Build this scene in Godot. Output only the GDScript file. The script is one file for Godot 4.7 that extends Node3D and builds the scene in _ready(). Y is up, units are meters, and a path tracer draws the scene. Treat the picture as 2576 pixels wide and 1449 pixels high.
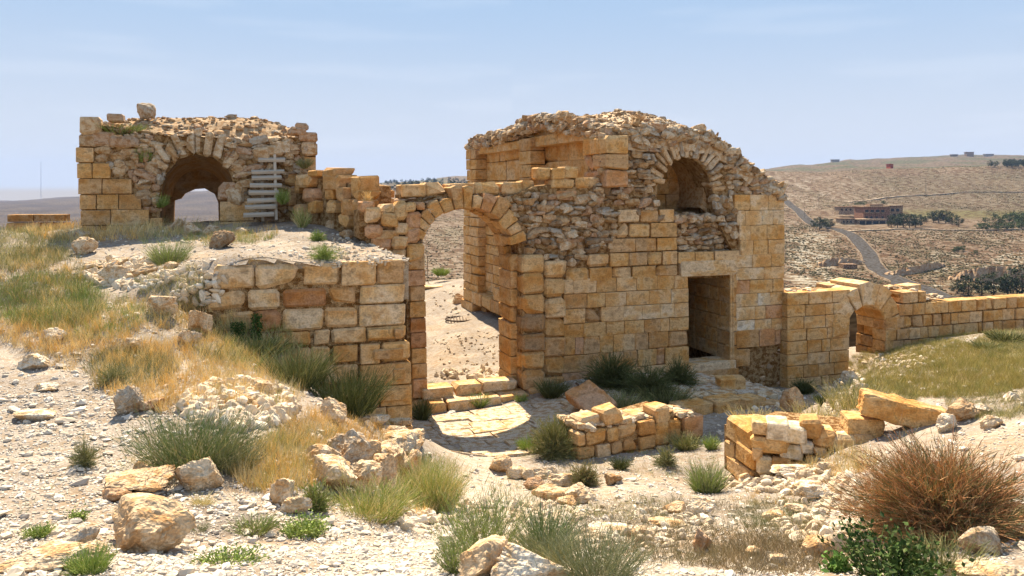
extends Node3D

# A ruined stone gatehouse on a castle hill. All measures are metres; the eye is the origin, x right, y up, -z ahead.
# at(x, y, d) turns a sighting (in 2576 x 1449 units, horizon at 475) and a distance into a place.

const F := 2000.0
const CX := 1288.0
const HY := 475.0

var rng := RandomNumberGenerator.new()
var M := {}
var tex := {}
var blocks := []        # unit block meshes by aspect
var rocks := []         # small rough stones
var numbers := {}
var pending := {}

func at(x: float, y: float, d: float) -> Vector3:
	return Vector3((x - CX) / F * d, -(y - HY) / F * d, -d)

func rf(a: float, b: float) -> float:
	return rng.randf_range(a, b)

func pick(a: Array):
	return a[rng.randi() % a.size()]

func numbered(called: String) -> String:
	var n: int = numbers.get(called, 0)
	numbers[called] = n + 1
	return called if n == 0 else "%s_%03d" % [called, n]

func tag(o: Node, label: String, category := "", group := "", kind := "") -> void:
	if label: o.set_meta("label", label)
	if category: o.set_meta("category", category)
	if group: o.set_meta("group", group)
	if kind: o.set_meta("kind", kind)

func thing(called: String, label: String, category: String, where: Transform3D, group := "") -> Node3D:
	var o := Node3D.new()
	o.name = numbered(called)
	add_child(o)
	o.transform = where
	tag(o, label, category, group)
	return o

func mesh_thing(called: String, mesh: Mesh, mat: Material, label: String, category: String, where: Transform3D, group := "", kind := "") -> MeshInstance3D:
	var o := MeshInstance3D.new()
	o.name = numbered(called)
	o.mesh = mesh
	if mat: o.material_override = mat
	add_child(o)
	o.transform = where
	tag(o, label, category, group, kind)
	return o

# a part given by its place in the world
func part(root: Node3D, called: String, mesh: Mesh, mat: Material, world: Transform3D) -> MeshInstance3D:
	var o := MeshInstance3D.new()
	o.name = called
	o.mesh = mesh
	if mat: o.material_override = mat
	root.add_child(o, true)
	o.transform = placed(root).affine_inverse() * world
	return o

func placed(n: Node3D) -> Transform3D:
	var t := n.transform
	var p := n.get_parent()
	while p is Node3D and p != self:
		t = (p as Node3D).transform * t
		p = p.get_parent()
	return t

# a part that is made of pieces in turn
func sub(root: Node3D, called: String) -> Node3D:
	var o := Node3D.new()
	o.name = called
	root.add_child(o, true)
	return o

# ---------------------------------------------------------------- mesh building
class MB:
	var v := PackedVector3Array()
	var n := PackedVector3Array()
	var c := PackedColorArray()
	var uses_color := false
	func tri(a: Vector3, b: Vector3, d: Vector3, col := Color.WHITE) -> void:
		var k := (d - a).cross(b - a)
		if k.length_squared() < 1e-14: return
		k = k.normalized()
		v.append(a); v.append(b); v.append(d)
		n.append(k); n.append(k); n.append(k)
		c.append(col); c.append(col); c.append(col)
	func quad(a: Vector3, b: Vector3, d: Vector3, e: Vector3, col := Color.WHITE) -> void:
		tri(a, b, d, col); tri(a, d, e, col)
	func box(center: Vector3, s: Vector3, basis := Basis(), col := Color.WHITE) -> void:
		var h := s * 0.5
		var p := []
		for i in 8:
			p.append(center + basis * Vector3(h.x if i & 1 else -h.x, h.y if i & 2 else -h.y, h.z if i & 4 else -h.z))
		quad(p[4], p[6], p[7], p[5], col); quad(p[1], p[3], p[2], p[0], col)
		quad(p[0], p[2], p[6], p[4], col); quad(p[5], p[7], p[3], p[1], col)
		quad(p[2], p[3], p[7], p[6], col); quad(p[0], p[4], p[5], p[1], col)
	func ribbon(pts: Array, w0: float, w1: float, side: Vector3, col: Color) -> void:
		for i in pts.size() - 1:
			var t0 := float(i) / (pts.size() - 1)
			var t1 := float(i + 1) / (pts.size() - 1)
			var a: Vector3 = side * lerpf(w0, w1, t0)
			var b: Vector3 = side * lerpf(w0, w1, t1)
			var p: Vector3 = pts[i]
			var q: Vector3 = pts[i + 1]
			tri(p - a, q - b, q + b, col)
			tri(p - a, q + b, p + a, col)
	func tube(pts: Array, r0: float, r1: float, sides := 5, col := Color.WHITE) -> void:
		var rings := []
		for i in pts.size():
			var p: Vector3 = pts[i]
			var dir: Vector3 = ((pts[mini(i + 1, pts.size() - 1)] as Vector3) - (pts[maxi(i - 1, 0)] as Vector3)).normalized()
			var s := dir.cross(Vector3(0.3, 0.2, 0.93)).normalized()
			if s.length() < 0.1: s = Vector3.RIGHT
			var t := dir.cross(s)
			var r := lerpf(r0, r1, float(i) / maxf(pts.size() - 1, 1))
			var ring := []
			for k in sides:
				var a := TAU * k / sides
				ring.append(p + (s * cos(a) + t * sin(a)) * r)
			rings.append(ring)
		for i in rings.size() - 1:
			for k in sides:
				var k2 := (k + 1) % sides
				quad(rings[i][k], rings[i][k2], rings[i + 1][k2], rings[i + 1][k], col)
		for k in range(1, sides - 1):
			var e: Array = rings[-1]
			tri(e[0], e[k], e[k + 1], col)
	func commit(mat: Material = null) -> ArrayMesh:
		var a := []
		a.resize(Mesh.ARRAY_MAX)
		a[Mesh.ARRAY_VERTEX] = v
		a[Mesh.ARRAY_NORMAL] = n
		a[Mesh.ARRAY_COLOR] = c
		var m := ArrayMesh.new()
		m.add_surface_from_arrays(Mesh.PRIMITIVE_TRIANGLES, a)
		if mat: m.surface_set_material(0, mat)
		return m

# a block with broken edges: 6 faces, 12 chamfers, 8 corners
func block_mesh(size: Vector3, bevel: float, rough: float) -> ArrayMesh:
	var h := size * 0.5
	var P := {}
	for i in 8:
		var s := Vector3(1 if i & 1 else -1, 1 if i & 2 else -1, 1 if i & 4 else -1)
		var j := Vector3(rf(-1, 1), rf(-1, 1), rf(-1, 1)) * rough
		var b := bevel * rf(0.5, 1.7)
		if rng.randf() < 0.18: b *= 2.2
		for ax in 3:
			var p := Vector3(h.x - b, h.y - b, h.z - b)
			p[ax] = h[ax]
			P[i * 3 + ax] = p * s + j + Vector3(rf(-1, 1), rf(-1, 1), rf(-1, 1)) * rough * 0.35
	var mb := MB.new()
	for ax in 3:
		var a1 := (ax + 1) % 3
		var a2 := (ax + 2) % 3
		for sg in 2:
			var q := []
			for k in [[0, 0], [1, 0], [1, 1], [0, 1]]:
				q.append(P[((sg << ax) | (k[0] << a1) | (k[1] << a2)) * 3 + ax])
			if sg == 1: mb.quad(q[3], q[2], q[1], q[0])
			else: mb.quad(q[0], q[1], q[2], q[3])
		for s1 in 2:          # chamfers along axis ax
			for s2 in 2:
				var c0 := (s1 << a1) | (s2 << a2)
				var c1 := c0 | (1 << ax)
				var q2 := [P[c0 * 3 + a1], P[c1 * 3 + a1], P[c1 * 3 + a2], P[c0 * 3 + a2]]
				if (s1 + s2) % 2 == 0: mb.quad(q2[0], q2[1], q2[2], q2[3])
				else: mb.quad(q2[3], q2[2], q2[1], q2[0])
	for i in 8:
		var flips := (i & 1) + ((i >> 1) & 1) + ((i >> 2) & 1)
		if flips % 2 == 1: mb.tri(P[i * 3 + 2], P[i * 3 + 1], P[i * 3])
		else: mb.tri(P[i * 3], P[i * 3 + 1], P[i * 3 + 2])
	return mb.commit()

# a squared stone with worn, uneven faces
func worn_block(size: Vector3, bevel: float, amp: float, seed_: int) -> ArrayMesh:
	var noise := FastNoiseLite.new()
	noise.seed = seed_
	noise.frequency = 2.2
	noise.fractal_octaves = 4
	var st := SurfaceTool.new()
	st.begin(Mesh.PRIMITIVE_TRIANGLES)
	st.set_smooth_group(-1)
	var h := size * 0.5
	var n := 10
	for f in 6:
		var ax := f / 2
		var sg := 1.0 if f % 2 else -1.0
		var pts := []
		for i in n + 1:
			for j in n + 1:
				var p := Vector3()
				p[ax] = sg * h[ax]
				p[(ax + 1) % 3] = (2.0 * i / n - 1.0) * h[(ax + 1) % 3]
				p[(ax + 2) % 3] = (2.0 * j / n - 1.0) * h[(ax + 2) % 3]
				var b := bevel * (1.0 + 1.6 * maxf(0.0, noise.get_noise_3dv(p * 1.7 + Vector3(9, 3, 5))))
				var inner := h - Vector3.ONE * b
				var q := p.clamp(-inner, inner)
				var off := p - q
				p = q + (off.normalized() * b if off.length() > b else off)
				p += p.normalized() * noise.get_noise_3dv(p * 2.0) * amp
				pts.append(p)
		for i in n:
			for j in n:
				var a: Vector3 = pts[i * (n + 1) + j]
				var b2: Vector3 = pts[(i + 1) * (n + 1) + j]
				var c: Vector3 = pts[(i + 1) * (n + 1) + j + 1]
				var d: Vector3 = pts[i * (n + 1) + j + 1]
				for p in ([a, c, b2, a, d, c] if sg > 0 else [a, b2, c, a, c, d]): st.add_vertex(p)
	st.generate_normals()
	return st.commit()

# a rock: a sphere cut by random planes, with noise; unit size in its largest extents
func rock_mesh(seed_: int, n: int, cuts: int, shape: Vector3, bumps: float, smooth: bool) -> ArrayMesh:
	var r := RandomNumberGenerator.new()
	r.seed = seed_
	var noise := FastNoiseLite.new()
	noise.seed = seed_
	noise.frequency = 1.3
	noise.fractal_octaves = 4
	var planes := []
	for i in cuts:
		var d := Vector3(r.randf_range(-1, 1), r.randf_range(-1, 1), r.randf_range(-1, 1)).normalized()
		planes.append([d, r.randf_range(0.5, 0.92)])
	var mb := MB.new()
	var grid := {}
	var st := SurfaceTool.new()
	st.begin(Mesh.PRIMITIVE_TRIANGLES)
	st.set_smooth_group(0 if smooth else -1)
	for f in 6:
		var ax := f / 2
		var sg := 1.0 if f % 2 else -1.0
		var pts := []
		for i in n + 1:
			for j in n + 1:
				var p := Vector3()
				p[ax] = sg
				p[(ax + 1) % 3] = 2.0 * i / n - 1.0
				p[(ax + 2) % 3] = 2.0 * j / n - 1.0
				var dir := p.normalized()
				var rad := p.length() * 0.35 + 0.65
				for pl in planes:
					var k: float = (pl[0] as Vector3).dot(dir)
					if k > 0.01: rad = minf(rad, pl[1] / k)
				rad *= 1.0 + bumps * noise.get_noise_3dv(dir * 1.6)
				pts.append(dir * rad * shape * 0.5)
		for i in n:
			for j in n:
				var a: Vector3 = pts[i * (n + 1) + j]
				var b: Vector3 = pts[(i + 1) * (n + 1) + j]
				var c: Vector3 = pts[(i + 1) * (n + 1) + j + 1]
				var d: Vector3 = pts[i * (n + 1) + j + 1]
				var order := [a, c, b, a, d, c] if sg > 0 else [a, b, c, a, c, d]
				for p in order: st.add_vertex(p)
	st.generate_normals()
	var made := st.commit()
	var box := made.get_aabb()
	var st2 := SurfaceTool.new()
	st2.append_from(made, 0, Transform3D(Basis.from_scale(shape / box.size), -box.get_center() * shape / box.size))
	return st2.commit()

func extrude(poly: PackedVector2Array, z0: float, z1: float) -> ArrayMesh:
	var mb := MB.new()
	var p := poly
	if Geometry2D.is_polygon_clockwise(p): p.reverse()
	var t := Geometry2D.triangulate_polygon(p)
	for i in range(0, t.size(), 3):
		var a := p[t[i]]
		var b := p[t[i + 1]]
		var c := p[t[i + 2]]
		if (b - a).cross(c - a) < 0:
			var s := b; b = c; c = s
		mb.tri(Vector3(a.x, a.y, z1), Vector3(c.x, c.y, z1), Vector3(b.x, b.y, z1))
		mb.tri(Vector3(a.x, a.y, z0), Vector3(b.x, b.y, z0), Vector3(c.x, c.y, z0))
	for i in p.size():
		var a := p[i]
		var b := p[(i + 1) % p.size()]
		mb.quad(Vector3(a.x, a.y, z1), Vector3(b.x, b.y, z1), Vector3(b.x, b.y, z0), Vector3(a.x, a.y, z0))
	return mb.commit()

# ---------------------------------------------------------------- walls
# a wall frame: x along the wall, y up, z out of it towards the viewer's side
func frame(a: Vector3, b: Vector3) -> Transform3D:
	var u := Vector3(b.x - a.x, 0, b.z - a.z).normalized()
	var out := u.cross(Vector3.UP)
	return Transform3D(Basis(u, Vector3.UP, out), Vector3(a.x, 0, a.z))

func shifted(fr: Transform3D, v: float) -> Transform3D:
	return Transform3D(fr.basis, fr.origin - fr.basis.z * v)

# where a line of sight meets the wall's plane, in the wall's own x and y
func on(fr: Transform3D, x: float, y: float) -> Vector2:
	var dir := Vector3((x - CX) / F, -(y - HY) / F, -1.0)
	var n := fr.basis.z
	var t := fr.origin.dot(n) / dir.dot(n)
	var p := dir * t - fr.origin
	return Vector2(p.dot(fr.basis.x), p.y)

func outline(fr: Transform3D, pts: Array) -> PackedVector2Array:
	var o := PackedVector2Array()
	for p in pts: o.append(on(fr, p[0], p[1]))
	return o

func spans(poly: PackedVector2Array, y: float) -> Array:
	var xs := []
	for i in poly.size():
		var a := poly[i]
		var b := poly[(i + 1) % poly.size()]
		if (a.y <= y) != (b.y <= y):
			xs.append(a.x + (y - a.y) / (b.y - a.y) * (b.x - a.x))
	xs.sort()
	var out := []
	for i in range(0, xs.size() - 1, 2): out.append([xs[i], xs[i + 1]])
	return out

func stone(root: Node3D, called: String, mesh: Mesh, mat: Material, world: Transform3D, size: float) -> void:
	var key := [root, called]
	if not pending.has(key): pending[key] = []
	pending[key].append([size / maxf(1.0, -world.origin.z), mesh, mat, world])

# the 300 that show largest become parts of their own, what is left is joined into one
func settle() -> void:
	for key in pending:
		var list: Array = pending[key]
		list.sort_custom(func(a, b): return a[0] > b[0])
		var root: Node3D = key[0]
		for i in mini(300, list.size()):
			part(root, key[1], list[i][1], list[i][2], list[i][3])
		if list.size() > 300:
			var inv := placed(root).affine_inverse()
			var by := {}
			for i in range(300, list.size()):
				if not by.has(list[i][2]):
					by[list[i][2]] = SurfaceTool.new()
				(by[list[i][2]] as SurfaceTool).append_from(list[i][1], 0, inv * (list[i][3] as Transform3D))
			var m := ArrayMesh.new()
			for mat in by:
				(by[mat] as SurfaceTool).set_material(mat)
				(by[mat] as SurfaceTool).commit(m)
			var o := MeshInstance3D.new()
			o.name = "small_" + key[1] + "s"
			o.mesh = m
			root.add_child(o, true)
			o.set_meta("kind", "stuff")
	pending.clear()

func block_for(aspect: float) -> Array:
	var k := 0
	for i in ASPECTS.size():
		if absf(log(ASPECTS[i] / aspect)) < absf(log(ASPECTS[k] / aspect)): k = i
	return [pick(blocks[k]), ASPECTS[k]]

const ASPECTS := [0.5, 0.75, 1.0, 1.35, 1.8, 2.5, 3.6]

func lay_block(root: Node3D, called: String, fr: Transform3D, c: Vector2, w: float, h: float, depth: float, out: float, mat: Material, tilt := 0.0, worn := 0.0) -> void:
	if rng.randf() < worn:
		var s := minf(w, h)
		var own := block_mesh(Vector3(w, h, depth), s * rf(0.07, 0.16), s * rf(0.03, 0.06))
		stone(root, called, own, mat, fr * Transform3D(Basis(Vector3.BACK, tilt), Vector3(c.x, c.y, out - depth * 0.5 + rf(-0.02, 0.02))), w * h)
		return
	var bf := block_for(w / h)
	var m: Mesh = bf[0]
	var sc := Vector3(w / bf[1], h, depth)
	var flip := PI if rng.randf() < 0.5 else 0.0
	var b := Basis(Vector3.BACK, flip + tilt) * Basis.from_scale(sc)
	stone(root, called, m, mat, fr * Transform3D(b, Vector3(c.x, c.y, out - depth * 0.5)), w * h)

# squared stones in courses inside an outline
func courses(root: Node3D, called: String, fr: Transform3D, pts: Array, course: float, wide: Vector2, mats: Array, o := {}) -> void:
	var poly := outline(fr, pts)
	var lo := INF
	var hi := -INF
	for p in poly:
		lo = minf(lo, p.y); hi = maxf(hi, p.y)
	var rows := maxi(1, roundi((hi - lo) / course))
	var step := (hi - lo) / rows
	var y := hi
	var gap: float = o.get("gap", 0.011)
	var jit: float = o.get("jitter", 0.012)
	var depth: float = o.get("depth", 0.22)
	var skip: float = o.get("skip", 0.0)
	for r in rows:
		var h := step * rf(1.0 - o.get("vary", 0.06), 1.0 + o.get("vary", 0.06))
		if r == rows - 1: h = y - lo
		if h < 0.05: continue
		for s in spans(poly, y - h * 0.5):
			var x0: float = s[0]
			var x1: float = s[1]
			var lenx := x1 - x0
			if lenx < 0.07: continue
			var ws := []
			var sum := 0.0
			while sum < lenx - wide.x * 0.5:
				var w := rf(wide.x, wide.y)
				if rng.randf() < 0.12: w *= 0.55
				ws.append(w); sum += w
			if ws.is_empty():
				ws = [1.0]; sum = 1.0
			var x := x0
			for w0 in ws:
				var w: float = w0 * lenx / sum
				if rng.randf() >= skip:
					var hh := h - gap * rf(0.6, 1.6)
					var mm: Material = pick(mats)
					lay_block(root, called, fr, Vector2(x + w * 0.5, y - h * 0.5), w - gap * rf(0.6, 1.8), hh, depth, rf(-jit, jit) + o.get("out", 0.0), mm, rf(-1, 1) * o.get("tilt", 0.004), o.get("worn", 0.1))
				x += w
		y -= h

# rough stones packed inside an outline
func rubble(root: Node3D, called: String, fr: Transform3D, pts: Array, high: Vector2, wide: Vector2, mats: Array, o := {}) -> void:
	var poly := outline(fr, pts)
	var lo := INF
	var hi := -INF
	for p in poly:
		lo = minf(lo, p.y); hi = maxf(hi, p.y)
	var y := lo
	while y < hi:
		var h := rf(high.x, high.y)
		for s in spans(poly, minf(y + h * 0.5, hi - 0.01)):
			var x: float = s[0] - rf(0.0, 0.04)
			while x < s[1] - 0.05:
				var w := rf(wide.x, wide.y)
				if x + w > s[1] + 0.1: w = maxf(wide.x * 0.7, s[1] - x)
				if rng.randf() > o.get("skip", 0.08):
					var hh := h * rf(0.75, 1.25)
					var z = rf(-1, 1) * o.get("jitter", 0.05) + o.get("out", 0.0)
					var b := Basis(Vector3.BACK, rf(-1, 1) * o.get("tilt", 0.18)) * Basis(Vector3.RIGHT, rf(-0.3, 0.3)) * Basis.from_scale(Vector3(w * 1.12, hh * 1.12, rf(0.24, 0.36)))
					stone(root, called, pick(rocks), pick(mats), fr * Transform3D(b, Vector3(x + w * 0.5, y + h * 0.5 + rf(-0.03, 0.03), z - 0.11)), w * hh)
				x += w
		y += h * 0.93

# a roughly squared stone at a sighted place; w, h in sighting units at distance d
func rough_block(root: Node3D, called: String, fr: Transform3D, q: Array, d: float, mats: Array, deep := 0.5, big := 1.08) -> void:
	var p := on(fr, q[0], q[1])
	var w: float = q[2] * d / F * big
	var h: float = q[3] * d / F * big
	var s := minf(w, h)
	var m := block_mesh(Vector3(w, h, deep), s * rf(0.1, 0.17), s * 0.055)
	stone(root, called, m, pick(mats), fr * Transform3D(Basis(Vector3.BACK, rf(-0.05, 0.05)), Vector3(p.x, p.y, rf(-0.06, 0.06) - deep * 0.35)), w * h)

# an arch of rough long stones set on end round an opening
func rough_arch(root: Node3D, called: String, fr: Transform3D, c: Vector2, r0: float, long: Vector2, a0: float, a1: float, n: int, stretch: float, mats: Array) -> void:
	for i in n:
		var a := lerpf(a0, a1, (i + rf(0.25, 0.75)) / n)
		var dir := Vector2(cos(a), sin(a) * stretch)
		var l := rf(long.x, long.y)
		var w := absf(a1 - a0) * r0 / n * rf(0.8, 1.15)
		var m := block_mesh(Vector3(w, l, 0.5), w * rf(0.15, 0.28), w * 0.12)
		var p := c + dir * r0 + dir.normalized() * (l * 0.5 + rf(-0.04, 0.05))
		stone(root, called, m, pick(mats), fr * Transform3D(Basis(Vector3.BACK, atan2(dir.y, dir.x) - PI / 2 + rf(-0.12, 0.12)) * Basis(Vector3.RIGHT, rf(-0.12, 0.12)), Vector3(p.x, p.y, rf(-0.12, 0.06) - 0.2)), w * l)

func core(root: Node3D, called: String, fr: Transform3D, pts: Array, z0: float, z1: float, mat: Material) -> MeshInstance3D:
	return part(root, called, extrude(outline(fr, pts), z0, z1), mat, fr)

func slab(root: Node3D, called: String, fr: Transform3D, lo: Vector3, hi: Vector3, mat: Material) -> MeshInstance3D:
	var m := MB.new()
	m.box((lo + hi) * 0.5, hi - lo)
	return part(root, called, m.commit(), mat, fr)

# a ring of wedge stones; c in wall coordinates, angles from the right, anticlockwise
func ring(root: Node3D, called: String, fr: Transform3D, c: Vector2, r0: float, r1: float, a0: float, a1: float, n: int, z0: float, z1: float, mats: Array, o := {}) -> void:
	var sy: float = o.get("stretch", 1.0)
	var ws := []
	var sum := 0.0
	for i in n:
		var w := rf(0.75, 1.25)
		ws.append(w); sum += w
	var a := a0
	for i in n:
		var da: float = (a1 - a0) * ws[i] / sum
		if rng.randf() < o.get("skip", 0.0):
			a += da
			continue
		var g := 0.008 / r0
		var q := []
		var ro := r1 * rf(1.0 - o.get("vary", 0.04), 1.0 + o.get("vary", 0.04))
		var ri := r0 * rf(0.99, 1.01 + o.get("vary", 0.04) * 0.4)
		for k in [[a + g, ri], [a + da - g, ri], [a + da - g, ro], [a + (da) * 0.5, ro * 1.02], [a + g, ro]]:
			q.append(c + Vector2(cos(k[0]), sin(k[0]) * sy) * k[1])
		var mid := Vector2.ZERO
		for p in q: mid += p
		mid /= q.size()
		# chamfered wedge: back outline, front outline, inset face
		var mb := MB.new()
		var zf := z1 + rf(-0.02, 0.03)
		var bev := 0.025
		var nq := q.size()
		for k in nq:
			var p: Vector2 = q[k]
			var p2: Vector2 = q[(k + 1) % nq]
			var pi_ := p + (mid - p).normalized() * bev * 1.4
			var pi2 := p2 + (mid - p2).normalized() * bev * 1.4
			var A := Vector3(p.x, p.y, z0)
			var B := Vector3(p2.x, p2.y, z0)
			var A1 := Vector3(p.x, p.y, zf - bev)
			var B1 := Vector3(p2.x, p2.y, zf - bev)
			var A2 := Vector3(pi_.x, pi_.y, zf)
			var B2 := Vector3(pi2.x, pi2.y, zf)
			mb.quad(A1, B1, B, A)
			mb.quad(A2, B2, B1, A1)
			mb.tri(Vector3(mid.x, mid.y, zf + 0.006), B2, A2)
			mb.tri(Vector3(mid.x, mid.y, z0), A, B)
		stone(root, called, mb.commit(), pick(mats), fr, absf(da) * r1 * (r1 - r0))
		a += da

# ---------------------------------------------------------------- materials
func seamless(size: int, freq: float, oct: int, seed_: int, type := FastNoiseLite.TYPE_SIMPLEX_SMOOTH) -> PackedByteArray:
	var n := FastNoiseLite.new()
	n.seed = seed_
	n.noise_type = type
	n.frequency = freq
	n.fractal_octaves = oct
	var im := n.get_seamless_image(size, size, false, false, 0.15, true)
	im.convert(Image.FORMAT_L8)
	return im.get_data()

func mixed(size: int, layers: Array, f: Callable) -> ImageTexture:
	var data := PackedByteArray()
	data.resize(size * size * 3)
	var k := layers.size()
	var a: PackedByteArray = layers[0]
	var b: PackedByteArray = layers[1]
	var d: PackedByteArray = layers[2]
	for i in size * size:
		var c: Color = f.call(a[i] / 255.0, b[i] / 255.0, d[i] / 255.0)
		data[i * 3] = int(clampf(c.r, 0, 1) * 255)
		data[i * 3 + 1] = int(clampf(c.g, 0, 1) * 255)
		data[i * 3 + 2] = int(clampf(c.b, 0, 1) * 255)
	return ImageTexture.create_from_image(Image.create_from_data(size, size, false, Image.FORMAT_RGB8, data))

func sm(a: float, b: float, x: float) -> float:
	return smoothstep(a, b, x)

func make_textures() -> void:
	var S := 512
	var fine := seamless(S, 0.09, 3, 11)
	var mid := seamless(S, 0.016, 4, 5)
	var big := seamless(S, 0.006, 4, 9)
	var cell := seamless(S, 0.035, 2, 21, FastNoiseLite.TYPE_CELLULAR)
	tex.stone = mixed(S, [fine, mid, big], func(a, b, c):
		var s := sm(0.5, 0.78, b * 0.55 + c * 0.5)
		var col := Color(1, 1, 1).lerp(Color(0.96, 0.89, 0.76), sm(0.35, 0.65, c))
		col = col.lerp(Color(0.89, 0.74, 0.54), s * 0.6)
		col = col.lerp(Color(0.83, 0.81, 0.78), sm(0.56, 0.72, 1.0 - c * 0.6 - b * 0.4) * 0.55)
		col = col.lerp(Color(0.62, 0.55, 0.48), sm(0.66, 0.78, b * 0.7 + a * 0.3) * 0.5)
		var g := 0.86 + 0.14 * sm(0.25, 0.6, a)
		g *= 1.0 - 0.14 * sm(0.36, 0.26, b)
		return col * g)
	tex.rock = mixed(S, [fine, mid, big], func(a, b, c):
		var col := Color(1, 1, 1).lerp(Color(0.86, 0.76, 0.64), sm(0.45, 0.7, b))
		return col * (0.8 + 0.2 * sm(0.3, 0.65, a)))
	tex.ground = mixed(S, [fine, mid, cell], func(a, b, c):
		var col := Color(0.86, 0.83, 0.8).lerp(Color(1, 1, 1), sm(0.45, 0.6, a))
		col = col.lerp(Color(0.8, 0.72, 0.62), sm(0.5, 0.72, b) * 0.6)
		return col * (0.84 + 0.16 * c))
	tex.earth = mixed(S, [fine, mid, big], func(a, b, c):
		return Color(1, 1, 1).lerp(Color(0.7, 0.6, 0.48), sm(0.4, 0.65, b)) * (0.7 + 0.3 * sm(0.3, 0.7, a)))
	tex.wood = mixed(S, [fine, mid, big], func(a, b, c):
		return Color(1, 1, 1) * (0.75 + 0.25 * a))
	var h1 := PackedByteArray()
	h1.resize(S * S)
	var h2 := PackedByteArray()
	h2.resize(S * S)
	for i in S * S:
		h1[i] = int(clampf(fine[i] * 0.35 + mid[i] * 0.65, 0, 255))
		h2[i] = int(clampf(fine[i] * 0.5 + cell[i] * 0.5, 0, 255))
	tex.relief = ImageTexture.create_from_image(Image.create_from_data(S, S, false, Image.FORMAT_L8, h1))
	tex.gravel = ImageTexture.create_from_image(Image.create_from_data(S, S, false, Image.FORMAT_L8, h2))

func mat(called: String, lin: Color, t: String, scale: float, relief := "", amount := 0.0, vertex := false) -> StandardMaterial3D:
	var m := StandardMaterial3D.new()
	m.resource_name = called
	m.albedo_color = lin.linear_to_srgb() if not vertex else Color.WHITE
	m.roughness = 0.95
	m.metallic_specular = 0.2
	m.vertex_color_use_as_albedo = vertex
	if t:
		m.albedo_texture = tex[t]
		m.uv1_triplanar = true
		m.uv1_world_triplanar = true
		m.uv1_scale = Vector3.ONE * scale
		m.uv1_offset = Vector3(rf(0, 1), rf(0, 1), rf(0, 1))
	if relief:
		m.heightmap_enabled = true
		m.heightmap_texture = tex[relief]
		m.heightmap_scale = amount
	return m

func make_materials() -> void:
	# weathered limestone: cream, ochre, tan, pink, brown, grey
	var tones := {
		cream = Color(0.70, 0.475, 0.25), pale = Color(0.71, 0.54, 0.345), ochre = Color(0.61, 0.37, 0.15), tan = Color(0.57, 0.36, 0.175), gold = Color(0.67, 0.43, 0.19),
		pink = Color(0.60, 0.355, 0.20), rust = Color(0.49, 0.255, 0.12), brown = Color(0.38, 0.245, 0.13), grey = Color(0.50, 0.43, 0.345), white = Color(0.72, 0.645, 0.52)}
	for k in tones:
		var beige: Color = Color(0.64, 0.53, 0.40) * ((tones[k] as Color).get_luminance() / 0.545)
		M[k] = mat(k + " limestone", (tones[k] as Color).lerp(beige, 0.14), "stone", rf(0.42, 0.6), "relief", 3.0)
		var c: Color = tones[k]
		c = c.lerp(Color(0.66, 0.57, 0.44) * (c.get_luminance() / 0.58), 0.45)  # less saturated copy: sunlit paleness of loose stones put into the colour
		M[k + "_rough"] = mat(k + " rubble", c, "rock", rf(0.7, 1.0), "relief", 4.0)
	M.flag_pale = mat("pale flagstone", Color(0.64, 0.54, 0.41), "rock", 0.6, "relief", 2.0)
	M.flag_grey = mat("grey flagstone", Color(0.56, 0.48, 0.38), "rock", 0.7, "relief", 2.0)
	M.flag_warm = mat("warm flagstone", Color(0.66, 0.53, 0.36), "rock", 0.5, "relief", 2.0)
	M.mortar = mat("earth mortar", Color(0.48, 0.32, 0.16), "earth", 0.8, "gravel", 4.0)
	M.ground = mat("stony ground", Color.WHITE, "ground", 0.7, "gravel", 2.0, true)
	M.hill = mat("hillside", Color.WHITE, "earth", 0.013, "", 0.0, true)
	M.wood = mat("weathered timber", Color(0.60, 0.51, 0.40), "wood", 2.0, "relief", 0.4)
	M.plant = mat("stems and leaves", Color.WHITE, "", 1.0, "", 0.0, true)
	M.plant.backlight_enabled = true
	M.plant.backlight = Color(0.25, 0.25, 0.12)
	M.plant.roughness = 0.8
	M.pebble = mat("pebbles", Color.WHITE, "", 1.0, "", 0.0, true)
	M.iron = mat("rusty iron", Color(0.16, 0.12, 0.095), "earth", 3.0)
	M.asphalt = mat("road", Color(0.085, 0.085, 0.088), "earth", 0.05)
	M.plain = mat("painted", Color.WHITE, "", 1.0, "", 0.0, true)
	M.glass = mat("dark window", Color(0.03, 0.035, 0.04), "", 1.0)
	M.glass.roughness = 0.15

func make_stock() -> void:
	for a in ASPECTS:
		var set_ := []
		for i in 5: set_.append(block_mesh(Vector3(a, 1, 1), 0.028, 0.014))
		blocks.append(set_)
	for i in 14:
		rocks.append(rock_mesh(100 + i, 2, 7, Vector3(1.12, 1.12, 1.12), 0.25, false))

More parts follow.
